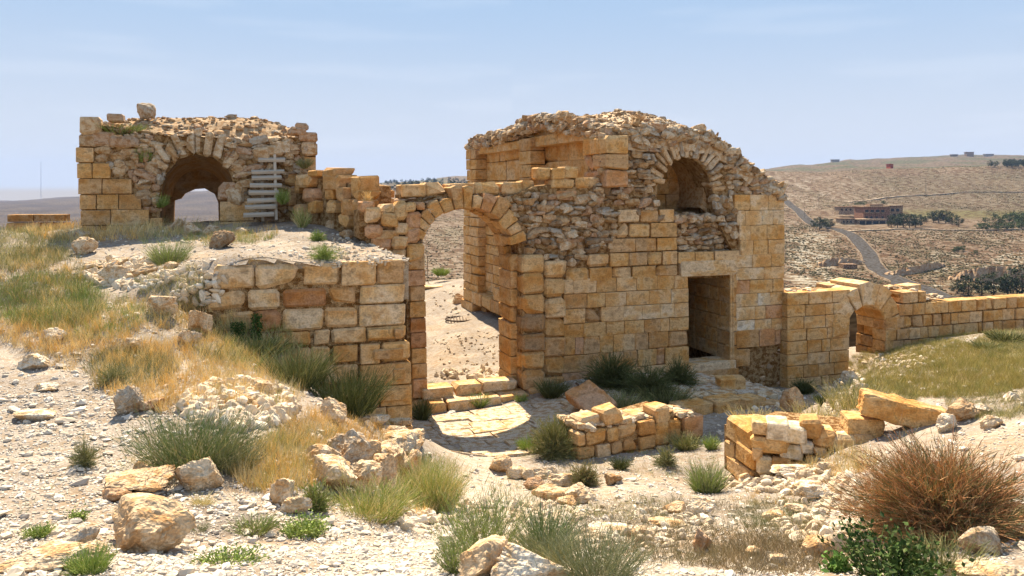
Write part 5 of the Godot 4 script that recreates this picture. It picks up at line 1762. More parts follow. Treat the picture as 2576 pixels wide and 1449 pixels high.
	boulder(2010, 1290, 60, 24, "p", "pale stone under the wide white rock", {})
	boulder(1950, 1310, 60, 24, "c", "cream stone below the right slope ledge", {})
	boulder(2020, 1318, 54, 30, "w", "white stone with sunlit top left of the red-brown bush", {})
	boulder(2062, 1398, 74, 48, "o", "rusty ochre rock at the left foot of the red-brown bush", {tilt = 0.3})
	boulder(2484, 1396, 96, 72, "g", "grey rock in the shade under the red-brown bush", {smooth = true})
	boulder(2520, 1470, 170, 60, "c", "broad cream slab at the lower right corner", {})
	boulder(1960, 1420, 50, 30, "w", "white stone near the lower edge, right of centre", {})
	boulder(1900, 1400, 44, 26, "p", "pale stone in dry weeds near the lower edge", {})
	boulder(2435, 1056, 82, 52, "t", "brown rock behind the right end of the long slab", {tilt = 0.3})
	boulder(2388, 1084, 56, 44, "w", "white rock propping the right end of the long slab", {})
	boulder(2480, 1040, 60, 26, "w", "white stone right of the brown rock on the bank", {})
	boulder(2550, 1008, 34, 24, "w", "small white stone at the right edge of the bank", {})
	boulder(2500, 1078, 60, 36, "p", "pale rock above the red-brown bush", {})
	boulder(2145, 965, 44, 34, "w", "white rock at the foot of the grassy bank", {})
	boulder(2170, 985, 40, 24, "w", "white stone below the grassy bank edge", {})
	# in the shade before the gatehouse
	boulder(2001, 1036, 64, 60, "t", "leaning brown wedge of stone in the shaded hollow", {tilt = -0.7})
	boulder(1942, 968, 34, 30, "t", "rough stone at the broken corner of the gatehouse", {})
	boulder(1915, 990, 50, 26, "g", "grey worn stone before the broken corner", {tilt = -0.3})
	boulder(1945, 1005, 44, 20, "g", "thin stone lying in the shaded hollow", {tilt = -0.3})
	boulder(1155, 763, 34, 26, "c", "worn stone lying by the pillar in the inner yard", {})
	boulder(870, 600, 36, 22, "c", "cream stone at the back edge of the terrace", {})
	boulder(840, 575, 44, 26, "c", "brownish stone under the link wall", {})
	boulder(770, 545, 40, 36, "c", "squared stone standing by the foot of the wooden steps", {})
	boulder(880, 550, 36, 18, "g", "blue-grey stone at the foot of the link wall", {})
	boulder(480, 590, 50, 32, "p", "pale rock in the grass before the dark passage", {})
	boulder(440, 580, 44, 26, "c", "slanting stone at the threshold of the dark passage", {tilt = 0.4})
	boulder(520, 590, 52, 24, "p", "broad pale rock right of the passage threshold", {})
	boulder(605, 590, 40, 20, "p", "pale stone in grass below the wooden steps", {})
	# on the ruins
	if true:
		var fr := shifted(gate, 4.7)
		var p := on(shifted(fr, 1.4), 368, 279)
		mesh_thing("boulder", rock_mesh(77, 12, 5, Vector3(1.15, 1.15, 1.15), 0.1, true), M.grey_rough, "round grey boulder perched on the tower top", "rock", Transform3D(Basis.from_scale(Vector3(0.42, 0.4, 0.4)), shifted(fr, 1.4) * Vector3(p.x, p.y, 0)))
	for q in [[5.65, 1.0, 0.4, 0.26, 78, "pointed stone perched on the right of the dome"], [3.1, 4.2, 0.34, 0.2, 79, "block on the skyline at the left of the dome"], [2.95, 4.3, 0.26, 0.2, 80, "smaller block beside the skyline block on the dome"]]:
		mesh_thing("boulder", rock_mesh(q[4], 10, 8, Vector3(1.15, 1.15, 1.15), 0.1, false), M.cream_rough, q[5], "rock", Transform3D(gate.basis * Basis(Vector3.BACK, 0.2) * Basis.from_scale(Vector3(q[2], q[3], 0.3)), gate * Vector3(q[0], dome_y(q[0], q[1]) + q[3] * 0.35, -q[1])))

func face_slab(called: String, label: String, a: Vector3, b: Vector3, c: Vector3, thick: float, m: Material) -> MeshInstance3D:
	# a slab given by one corner and its two neighbours
	var u := b - a
	var w := c - a
	var n := u.cross(w).normalized()
	if n.y < 0: n = -n
	w = n.cross(u).normalized() * w.length() * signf(n.cross(u).dot(w))
	var bm := worn_block(Vector3(u.length(), w.length(), thick), 0.045, 0.035, 7)
	var t := Transform3D(Basis(u.normalized(), w.normalized(), u.normalized().cross(w.normalized())), a + (u + w) * 0.5 - n * thick * 0.5)
	return mesh_thing(called, bm, m, label, "slab", t)

func make_slabs() -> void:
	var s := face_slab("fallen_slab", "big tilted rectangular slab with a small dark socket, leaning by the pilaster", at(1418, 984, 16.7), at(1490, 1046, 15.9), at(1471, 944, 17.1), 0.22, M.pink)
	var mb := MB.new()
	mb.box(Vector3.ZERO, Vector3(0.1, 0.035, 0.03))
	part(s, "socket", mb.commit(), M.iron, Transform3D(s.transform.basis, at(1452, 967, 16.85) + s.transform.basis.z * 0.012 * signf(s.transform.basis.z.y)))
	var k := 11.5 / F
	var b := worn_block(Vector3(1.2, 0.33, 0.42), 0.05, 0.06, 3)
	mesh_thing("long_slab", b, M.gold, "long tan beam-like slab lying across a squared block on the bank", "slab", Transform3D(Basis(Vector3.UP, -0.25) * Basis(Vector3.BACK, -0.2), at(2276, 1036, 11.4)))
	b = worn_block(Vector3(0.52, 0.36, 0.45), 0.03, 0.03, 4)
	mesh_thing("squared_block", b, M.gold, "squared tan block under the left end of the long slab", "block", Transform3D(Basis(Vector3.UP, -0.15), at(2168, 1074, 11.7)))
	b = worn_block(Vector3(0.6, 0.33, 0.4), 0.04, 0.04, 5)
	var p := spot(1841, 984)
	mesh_thing("squared_block", b, M.gold, "squared tan block lying in the shade below the doorway", "block", Transform3D(Basis(Vector3.UP, 0.1), p + Vector3(0, 0.14, -0.15)))
	p = spot(2040, 1025)
	b = worn_block(Vector3(0.9, 0.2, 0.35), 0.04, 0.04, 6)
	mesh_thing("fallen_slab", b, M.tan, "low slab sunk in the shaded hollow before the arched side wall", "slab", Transform3D(Basis(Vector3.UP, -0.5), at(1950, 1022, 16.8)))
	p = spot(1090, 708)
	mesh_thing("fallen_slab", block_mesh(Vector3(0.9, 0.12, 0.6), 0.03, 0.02), M.pale, "pale flat slab on the far side of the inner yard", "slab", Transform3D(Basis(Vector3.UP, 0.2), at(1090, 722, 36.0)))

# ---------------------------------------------------------------- plants
func stem(mb: MB, base: Vector3, dir: Vector3, length: float, droop: float, width: float, col: Color, segs := 3) -> Vector3:
	var pts := [base]
	var p := base
	var d := dir
	for i in segs:
		p += d * length / segs
		d = (d + Vector3(rf(-0.3, 0.3), -droop - rf(0.0, 0.12), rf(-0.3, 0.3))).normalized()
		pts.append(p)
	var side := dir.cross(Vector3(rf(-1, 1), rf(-0.2, 0.2), rf(-1, 1))).normalized()
	mb.ribbon(pts, width, width * 0.35, side, col)
	return p

func tone(cols: Array, vary := 0.22) -> Color:
	var c: Color = pick(cols)
	var k := rf(1.0 - vary, 1.0 + vary)
	return Color(c.r * k, c.g * k, c.b * k)

# o: n stems, spread (0 upright .. 1 flat), twigs per stem, width, leaf
func plant_mesh(w: float, h: float, cols: Array, o := {}) -> ArrayMesh:
	var mb := MB.new()
	var n: int = o.get("n", 500)
	var spread: float = o.get("spread", 0.7)
	var wide: float = o.get("width", 0.004)
	for i in n:
		var a := rf(0, TAU)
		var q := sqrt(rng.randf())
		if o.get("dome", false):      # many fine branches that end all over a dome, twiggy at their tips
			var el := asin(clampf(rf(0.0, 1.0), 0, 1))
			var rr := rf(0.45, 1.0) * (0.86 + 0.45 * n_small.get_noise_2d(a * 1.1 + w * 40.0, el * 1.4 + h * 30.0))
			var end := Vector3(cos(a) * cos(el) * w * 0.5, (sin(el) * 0.92 + 0.08) * h, sin(a) * cos(el) * w * 0.5) * rr
			var bend := Vector3(end.x * rf(0.2, 0.5), end.y * rf(0.35, 0.65) + h * 0.06, end.z * rf(0.2, 0.5)) + Vector3(rf(-1, 1), rf(-1, 1), rf(-1, 1)) * w * 0.03
			var sd2 := Vector3(rf(-1, 1), rf(-0.3, 0.3), rf(-1, 1)).normalized()
			var cc := tone(cols)
			mb.ribbon([Vector3(rf(-1, 1), 0, rf(-1, 1)) * w * 0.06, bend, end], wide * 1.2, wide * 0.5, sd2, cc)
			var out := (end - bend).normalized()
			for t in int(o.get("twigs", 5)):
				var b3 := bend.lerp(end, rf(0.15, 1.0))
				var td3 := (out + Vector3(rf(-1, 1), rf(-0.2, 1.1), rf(-1, 1)) * 0.75).normalized()
				stem(mb, b3, td3, minf(w, h) * rf(0.06, 0.16), 0.0, wide * 0.7, tone(cols), 2)
			continue
		var foot = Vector3(cos(a), 0, sin(a)) * q * w * 0.5 * o.get("foot", 0.35)
		var lean := q * spread * 1.3
		var dir := Vector3(cos(a) * lean * 0.8 + rf(-0.42, 0.42), 1.0, sin(a) * lean * 0.8 + rf(-0.42, 0.42)).normalized()
		var reach := minf(h / maxf(dir.y, 0.2), (w * 0.5) / maxf(Vector2(dir.x, dir.z).length(), 0.12)) * rf(0.6, 1.08)
		var col := tone(cols)
		var tip := stem(mb, foot, dir, reach, o.get("droop", 0.05), wide, col)
		for t in int(o.get("twigs", 0)):
			var s := rf(0.3, 1.0)
			var b = foot.lerp(tip, s)
			var td := (dir + Vector3(rf(-1, 1), rf(-0.3, 0.9), rf(-1, 1)) * 0.8).normalized()
			stem(mb, b, td, reach * rf(0.1, 0.28), 0.0, wide * 0.8, tone(cols), 1)
		if o.get("leaf", 0.0) > 0.0:
			for t in int(o.get("leaves", 4)):
				var b2 = foot.lerp(tip, rf(0.35, 1.02)) + Vector3(rf(-1, 1), rf(-1, 1), rf(-1, 1)) * o.leaf
				var ld := Vector3(rf(-1, 1), rf(-0.2, 0.8), rf(-1, 1)).normalized()
				var ls: float = o.leaf * rf(0.6, 1.3)
				var sd := ld.cross(Vector3(rf(-1, 1), rf(-1, 1), rf(-1, 1))).normalized() * ls * 0.35
				mb.tri(b2, b2 + ld * ls * 0.5 + sd, b2 + ld * ls, tone(cols))
				mb.tri(b2, b2 + ld * ls, b2 + ld * ls * 0.5 - sd, tone(cols))
	return mb.commit()

const RUSH := [Color(0.11, 0.16, 0.055), Color(0.15, 0.20, 0.08), Color(0.20, 0.24, 0.11), Color(0.27, 0.28, 0.14)]
const OLIVE := [Color(0.20, 0.21, 0.08), Color(0.25, 0.25, 0.11), Color(0.16, 0.17, 0.065), Color(0.31, 0.27, 0.13)]
const SAGE := [Color(0.24, 0.25, 0.14), Color(0.30, 0.29, 0.17), Color(0.18, 0.20, 0.09)]
const GREEN := [Color(0.20, 0.27, 0.06), Color(0.26, 0.33, 0.085), Color(0.31, 0.36, 0.13)]
const GOLD := [Color(0.70, 0.47, 0.17), Color(0.76, 0.56, 0.25), Color(0.62, 0.40, 0.13), Color(0.74, 0.60, 0.34)]
const STRAW := [Color(0.60, 0.49, 0.25), Color(0.50, 0.43, 0.19), Color(0.40, 0.38, 0.14), Color(0.66, 0.55, 0.32)]
const RED := [Color(0.46, 0.22, 0.10), Color(0.54, 0.29, 0.14), Color(0.38, 0.18, 0.09), Color(0.60, 0.38, 0.2), Color(0.2, 0.17, 0.07)]
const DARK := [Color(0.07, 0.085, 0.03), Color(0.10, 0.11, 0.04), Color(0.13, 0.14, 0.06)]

func shrub(called: String, x: float, y: float, w: float, h: float, cols: Array, label: String, category: String, o := {}) -> void:
	var p := spot(x, y)
	if o.has("d"): p = at(x, y, o.d)
	var k := -p.z / F
	var m := plant_mesh(w * k, h * k, cols, o)
	mesh_thing(called, m, M.plant, label, category, Transform3D(Basis(), p - Vector3(0, 0.02, 0)), o.get("group", ""))

func make_shrubs() -> void:
	shrub("rush_clump", 490, 1178, 240, 140, RUSH + [Color(0.2, 0.22, 0.1), Color(0.34, 0.3, 0.17)], "broad dark green rush clump on the left slope", "shrub", {n = 760, spread = 0.75, foot = 0.6, width = 0.003, twigs = 2})
	shrub("weed", 590, 1185, 110, 110, SAGE, "sparse grey-green weed at the right of the rush clump", "plant", {n = 300, spread = 0.6, foot = 0.6, width = 0.002, twigs = 2})
	shrub("weed", 213, 1172, 100, 100, SAGE + OLIVE, "wispy grey-green weed in the gravel on the left", "plant", {n = 260, dome = true, width = 0.0022, twigs = 6})
	shrub("round_bush", 1393, 1148, 165, 118, OLIVE, "round olive bush between the paving and the low wall", "bush", {n = 900, dome = true, width = 0.006, twigs = 7})
	shrub("round_bush", 1335, 1130, 60, 30, GREEN, "low bright green bush at the left of the round olive bush", "bush", {n = 400, spread = 1.0, foot = 0.6, width = 0.006})
	shrub("rush_clump", 1372, 1398, 160, 150, RUSH, "spiky dark green rush clump in the centre foreground", "shrub", {n = 420, spread = 0.7, foot = 0.3, width = 0.0028, droop = 0.01})
	shrub("weed", 1380, 1410, 130, 70, SAGE, "grey-green weed at the foot of the spiky rush clump", "plant", {n = 420, spread = 0.9, foot = 0.4, width = 0.002, twigs = 3})
	shrub("weed", 1215, 1390, 170, 150, SAGE + GREEN, "tall feathery pale weed left of the spiky rush clump", "plant", {n = 180, spread = 0.55, foot = 0.6, width = 0.0022, twigs = 12})
	shrub("weed", 1150, 1440, 90, 110, GREEN + SAGE, "leafy weed on the left of the tan boulder at the lower edge", "plant", {n = 130, spread = 0.7, width = 0.002, twigs = 10})
	shrub("weed", 1500, 1449, 200, 110, SAGE, "wide hazy grey-green weed at the lower edge, right of the white boulder", "plant", {n = 700, spread = 0.8, foot = 0.7, width = 0.0016, twigs = 3})
	shrub("large_bush", 2380, 1352, 580, 285, RED + [Color(0.16, 0.17, 0.07), Color(0.13, 0.15, 0.07), Color(0.33, 0.2, 0.1)], "huge twiggy red-brown bush in the right foreground", "bush", {n = 3800, dome = true, width = 0.0028, twigs = 9})
	shrub("leafy_plant", 2240, 1452, 190, 110, [Color(0.045, 0.08, 0.02), Color(0.065, 0.105, 0.028), Color(0.035, 0.06, 0.016), Color(0.11, 0.14, 0.05)], "bright green broad-leaved plant under the red-brown bush", "plant", {n = 170, spread = 0.9, foot = 0.7, leaf = 0.032, leaves = 8})
	shrub("leafy_sprig", 2110, 1440, 60, 50, [Color(0.07, 0.14, 0.03), Color(0.10, 0.18, 0.04)], "small leafy sprig left of the broad-leaved plant", "plant", {n = 40, spread = 0.9, leaf = 0.04, leaves = 4})
	shrub("weed", 2370, 1440, 180, 80, OLIVE, "olive weed right of the broad-leaved plant", "plant", {n = 400, spread = 0.9, foot = 0.7, width = 0.002, twigs = 2})
	# shaded bushes along the gatehouse
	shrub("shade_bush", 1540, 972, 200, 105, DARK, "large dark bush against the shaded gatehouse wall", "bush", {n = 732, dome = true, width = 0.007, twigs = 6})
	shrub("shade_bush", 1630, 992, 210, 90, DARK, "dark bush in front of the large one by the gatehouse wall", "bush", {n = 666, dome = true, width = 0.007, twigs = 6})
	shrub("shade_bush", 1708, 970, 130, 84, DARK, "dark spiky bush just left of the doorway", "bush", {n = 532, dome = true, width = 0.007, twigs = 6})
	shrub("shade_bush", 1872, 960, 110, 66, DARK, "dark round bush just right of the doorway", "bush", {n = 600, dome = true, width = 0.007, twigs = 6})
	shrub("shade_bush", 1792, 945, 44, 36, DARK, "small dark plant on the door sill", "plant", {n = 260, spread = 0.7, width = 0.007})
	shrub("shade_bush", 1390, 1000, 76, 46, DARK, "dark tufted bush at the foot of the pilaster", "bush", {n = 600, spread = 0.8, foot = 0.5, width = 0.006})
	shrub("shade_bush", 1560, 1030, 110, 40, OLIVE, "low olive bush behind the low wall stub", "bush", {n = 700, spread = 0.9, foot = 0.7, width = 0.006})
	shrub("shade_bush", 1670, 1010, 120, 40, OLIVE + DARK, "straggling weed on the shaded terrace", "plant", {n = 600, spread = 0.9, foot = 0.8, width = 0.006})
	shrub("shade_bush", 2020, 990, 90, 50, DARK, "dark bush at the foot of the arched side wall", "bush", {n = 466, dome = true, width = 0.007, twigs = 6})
	shrub("shade_bush", 2080, 1015, 60, 24, DARK, "low dark bush in the hollow by the arched wall", "bush", {n = 300, spread = 1.0, foot = 0.6, width = 0.007})
	shrub("shade_bush", 1745, 1028, 60, 22, [Color(0.16, 0.08, 0.05), Color(0.2, 0.11, 0.06), Color(0.1, 0.1, 0.04)], "low reddish plant on the kerb stones", "plant", {n = 300, spread = 1.1, foot = 0.5, width = 0.006})
	shrub("shade_bush", 1062, 1060, 46, 60, DARK, "dark bush in the corner of the bastion and the gate", "bush", {n = 450, spread = 0.6, width = 0.007})
	shrub("step_plant", 1206, 1024, 48, 36, GREEN, "bright green plant sprouting from the gate step", "plant", {n = 260, spread = 0.9, width = 0.007})
	shrub("step_plant", 1312, 1012, 34, 24, GREEN, "small green plant at the right end of the gate steps", "plant", {n = 150, spread = 0.9, width = 0.007})
	shrub("step_plant", 1085, 972, 16, 18, GREEN, "tiny plant at the left end of the gate sill", "plant", {n = 70, spread = 0.7, width = 0.006})
	shrub("low_bush", 1675, 1170, 84, 66, SAGE + OLIVE, "pale twiggy bush in front of the low wall stub", "bush", {n = 300, dome = true, width = 0.005, twigs = 5})
	shrub("low_bush", 1560, 1180, 50, 32, DARK, "dark weed at the foot of the low wall stub", "plant", {n = 300, spread = 0.9, width = 0.005})
	shrub("low_bush", 1725, 1130, 70, 40, OLIVE, "olive bush at the right end of the low wall stub", "bush", {n = 500, spread = 0.8, foot = 0.5, width = 0.005})
	shrub("low_bush", 1470, 1222, 110, 80, OLIVE + [Color(0.25, 0.19, 0.11), Color(0.3, 0.24, 0.14)], "tangled brown-olive bush at the near end of the low wall", "bush", {n = 500, dome = true, width = 0.005, twigs = 6})
	shrub("low_bush", 1780, 1242, 76, 84, GREEN + SAGE, "fresh green grass clump at the foot of the corner stump", "grass clump", {n = 800, spread = 0.7, foot = 0.6, width = 0.004})
	shrub("low_bush", 1790, 1130, 40, 40, GREEN, "green plant between low wall and corner stump", "plant", {n = 260, spread = 0.8, width = 0.005})
	shrub("tall_grass_clump", 1085, 1285, 130, 130, STRAW + GREEN, "tall yellow-green grass clump right of the rock pile", "grass clump", {n = 1300, spread = 0.55, foot = 0.7, width = 0.0028, twigs = 1})
	shrub("weed", 790, 1285, 130, 95, OLIVE + GREEN, "dark weeds left of the lower rock pile", "plant", {n = 420, dome = true, width = 0.003, twigs = 6})
	shrub("tall_grass_clump", 868, 1260, 40, 110, STRAW, "straw-coloured grass standing before the rock pile", "grass clump", {n = 90, spread = 0.3, foot = 0.5, width = 0.003})
	shrub("weed", 930, 1295, 170, 70, GREEN + STRAW, "green and straw weeds along the foot of the rock pile", "plant", {n = 1100, spread = 0.9, foot = 0.85, width = 0.0028, twigs = 1})
	shrub("weed", 95, 1350, 60, 36, GREEN, "small green plant in the gravel, lower left", "plant", {n = 240, spread = 0.9, width = 0.003, leaf = 0.012, leaves = 2})
	shrub("weed", 198, 1305, 34, 28, GREEN, "tiny green sprig above the grey rock, lower left", "plant", {n = 90, spread = 0.9, leaf = 0.018, leaves = 3})
	shrub("weed", 225, 1440, 84, 68, GREEN, "green plant at the end of the low cream ledge", "plant", {n = 420, spread = 0.7, foot = 0.6, width = 0.0022, twigs = 1})
	shrub("weed", 405, 1375, 34, 44, STRAW, "dry sprig growing out of the big ochre boulder's foot", "plant", {n = 120, spread = 0.7, width = 0.002})
	shrub("weed", 575, 1418, 120, 30, GREEN, "low creeping green plant in the foreground gravel", "plant", {n = 200, spread = 1.3, foot = 0.9, leaf = 0.02, leaves = 3})
	shrub("weed", 640, 1335, 90, 40, OLIVE + GREEN, "yellow-green low weed in front of the scree", "plant", {n = 420, spread = 1.0, foot = 0.7, width = 0.0024})
	shrub("weed", 765, 1345, 80, 50, GREEN, "leafy green weed below the white stone", "plant", {n = 180, spread = 1.0, foot = 0.7, leaf = 0.022, leaves = 4})
	shrub("weed", 510, 1270, 70, 34, STRAW, "thin dry weed by the angular cream rock", "plant", {n = 150, spread = 0.9, width = 0.002})
	shrub("weed", 500, 1335, 60, 26, SAGE, "pale spindly weed right of the big ochre boulder", "plant", {n = 90, spread = 1.0, width = 0.002, twigs = 2})
	shrub("weed", 285, 968, 120, 70, SAGE + OLIVE, "dense grey-green weed above the pitted rock", "plant", {n = 400, dome = true, width = 0.003, twigs = 6})
	# against the bastion
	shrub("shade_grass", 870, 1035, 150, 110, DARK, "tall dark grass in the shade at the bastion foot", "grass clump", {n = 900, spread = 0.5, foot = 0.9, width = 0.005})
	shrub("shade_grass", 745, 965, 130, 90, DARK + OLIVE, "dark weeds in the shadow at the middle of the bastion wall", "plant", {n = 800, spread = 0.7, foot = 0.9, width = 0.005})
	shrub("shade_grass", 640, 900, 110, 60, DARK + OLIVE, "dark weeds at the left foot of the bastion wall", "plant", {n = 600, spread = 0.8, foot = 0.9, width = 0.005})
	for q in [[597, 838, 36, 60, "hanging green creeper on the bastion wall, left one"], [645, 820, 26, 70, "hanging green creeper on the bastion wall, right one"]]:
		var p := on(shifted(gate, -4.02), q[0], q[1])
		var t := shifted(gate, -4.08)
		var mb := MB.new()
		for i in 420:
			var b := Vector3(rf(-0.5, 0.5) * q[2] * 0.0065, rf(-0.5, 0.5) * q[3] * 0.0065, rf(0.0, 0.07))
			b.x *= 1.0 - absf(b.y) * 1.2
			var ld := Vector3(rf(-1, 1), rf(-1, 0.4), rf(0, 1)).normalized() * 0.035
			var sd := ld.cross(Vector3(rf(-1, 1), rf(-1, 1), rf(-1, 1))).normalized() * 0.014
			mb.tri(b, b + ld + sd, b + ld - sd, tone([Color(0.05, 0.09, 0.025), Color(0.07, 0.12, 0.03)]))
		mesh_thing("creeper", mb.commit(), M.plant, q[4], "plant", Transform3D(t.basis, t * Vector3(p.x, p.y, 0)))
	# on terrace and tower
	shrub("terrace_plant", 815, 652, 90, 48, GREEN, "bright green plant on the terrace edge", "plant", {n = 300, dome = true, width = 0.004, twigs = 6})
	shrub("terrace_plant", 800, 605, 70, 36, GREEN, "green plant farther back on the terrace", "plant", {n = 240, dome = true, width = 0.005, twigs = 6})
	shrub("terrace_plant", 760, 572, 44, 52, GREEN + STRAW, "upright grass tuft by the squared stone on the terrace", "grass clump", {n = 260, spread = 0.5, width = 0.006})
	shrub("terrace_plant", 830, 560, 60, 50, GREEN + STRAW, "grassy plant before the link wall", "plant", {n = 400, spread = 0.6, foot = 0.7, width = 0.006})
	shrub("terrace_plant", 425, 665, 80, 60, GREEN + SAGE, "grey-green plant right of the rubble heap", "plant", {n = 700, spread = 0.8, foot = 0.7, width = 0.004})
	shrub("tower_plant", 302, 346, 100, 36, GREEN + OLIVE, "green bush growing on the upper left of the tower", "bush", {d = 20.7, n = 700, spread = 1.1, foot = 0.7, width = 0.008})
	shrub("tower_plant", 362, 408, 44, 44, GREEN, "green bush growing in the tower wall left of the arch", "bush", {d = 20.6, n = 420, spread = 0.9, width = 0.008})
	shrub("tower_plant", 404, 520, 34, 36, GREEN, "green tuft at the left side of the dark passage", "bush", {d = 20.7, n = 320, spread = 0.9, width = 0.008})
	shrub("tower_plant", 712, 512, 30, 40, GREEN, "green tuft beside the wooden steps", "bush", {d = 20.9, n = 320, spread = 0.7, width = 0.008})
	shrub("tower_plant", 766, 422, 36, 26, OLIVE, "olive tuft at the right corner of the tower", "bush", {d = 21.6, n = 260, spread = 0.8, width = 0.008})
	shrub("dome_tuft", 1605, 307, 34, 24, [Color(0.36, 0.22, 0.12), Color(0.42, 0.28, 0.16)], "dry brown tuft on top of the rubble dome", "plant", {d = 21.0, n = 200, spread = 0.9, width = 0.006})
	shrub("wall_tuft", 925, 512, 24, 34, GOLD, "straw tuft on the wall head beside the link wall", "plant", {d = 18.4, n = 120, spread = 0.4, width = 0.006})
	shrub("bank_bush", 2530, 862, 70, 30, OLIVE + DARK, "dark low bush at the top of the grassy bank", "bush", {n = 500, spread = 1.0, foot = 0.7, width = 0.008})
	shrub("bank_bush", 2480, 880, 50, 22, OLIVE, "small olive bush on the grassy bank", "bush", {n = 300, spread = 1.0, foot = 0.7, width = 0.008})
	shrub("bank_grass", 2060, 1075, 120, 60, STRAW, "tall straw grass standing by the squared block", "grass clump", {n = 420, spread = 0.5, foot = 0.9, width = 0.0035, twigs = 1})
	shrub("bank_grass", 1900, 1060, 130, 34, STRAW, "straw grass growing on the corner stump", "grass clump", {d = 13.0, n = 300, spread = 0.6, foot = 0.9, width = 0.004})
	shrub("bank_grass", 2150, 1030, 120, 70, STRAW + OLIVE, "tall mixed grass at the edge of the bank", "grass clump", {n = 500, spread = 0.5, foot = 0.9, width = 0.004, twigs = 1})
	shrub("yard_plant", 1110, 692, 40, 20, GREEN, "green bush at the far edge of the inner yard", "bush", {d = 38.0, n = 300, spread = 1.0, foot = 0.6, width = 0.012})

func tuft(blades: int, spread: float, lean: float) -> ArrayMesh:
	var mb := MB.new()
	for i in blades:
		var a := rf(0, TAU)
		var foot := Vector3(cos(a), 0, sin(a)) * rf(0, spread)
		var dir := Vector3(rf(-lean, lean), 1.0, rf(-lean, lean)).normalized()
		var g := rf(0.7, 1.2)
		stem(mb, foot, dir, rf(0.55, 1.05), rf(0.02, 0.2), 0.013, Color(g, g, g), 2)
	return mb.commit()

# patches: [x, y, rx, ry, count, height lo, height hi, colours]
func grass(called: String, label: String, patches: Array, seed_: int) -> void:
	rng.seed = seed_
	var xf := []
	var cols := []
	for q in patches:
		for i in q[4]:
			var a := rf(0, TAU)
			var r := sqrt(rng.randf())
			var p := spot(q[0] + cos(a) * r * q[2], q[1] + sin(a) * r * q[3])
			if p == Vector3.INF or p.z < -30: continue
			var h := rf(q[5], q[6])
			xf.append(Transform3D(Basis(Vector3.UP, rf(0, TAU)) * Basis.from_scale(Vector3(h, h, h)), p - Vector3(0, 0.01, 0)))
			cols.append(tone(q[7], 0.25))
	var mm := MultiMesh.new()
	mm.transform_format = MultiMesh.TRANSFORM_3D
	mm.use_colors = true
	mm.mesh = tuft(12, 0.5, 0.6)
	mm.instance_count = xf.size()
	for i in xf.size():
		mm.set_instance_transform(i, xf[i])
		mm.set_instance_color(i, cols[i])
	var o := MultiMeshInstance3D.new()
	o.name = called
	o.multimesh = mm
	o.material_override = M.plant
	add_child(o)
	tag(o, label, "grass", "", "stuff")

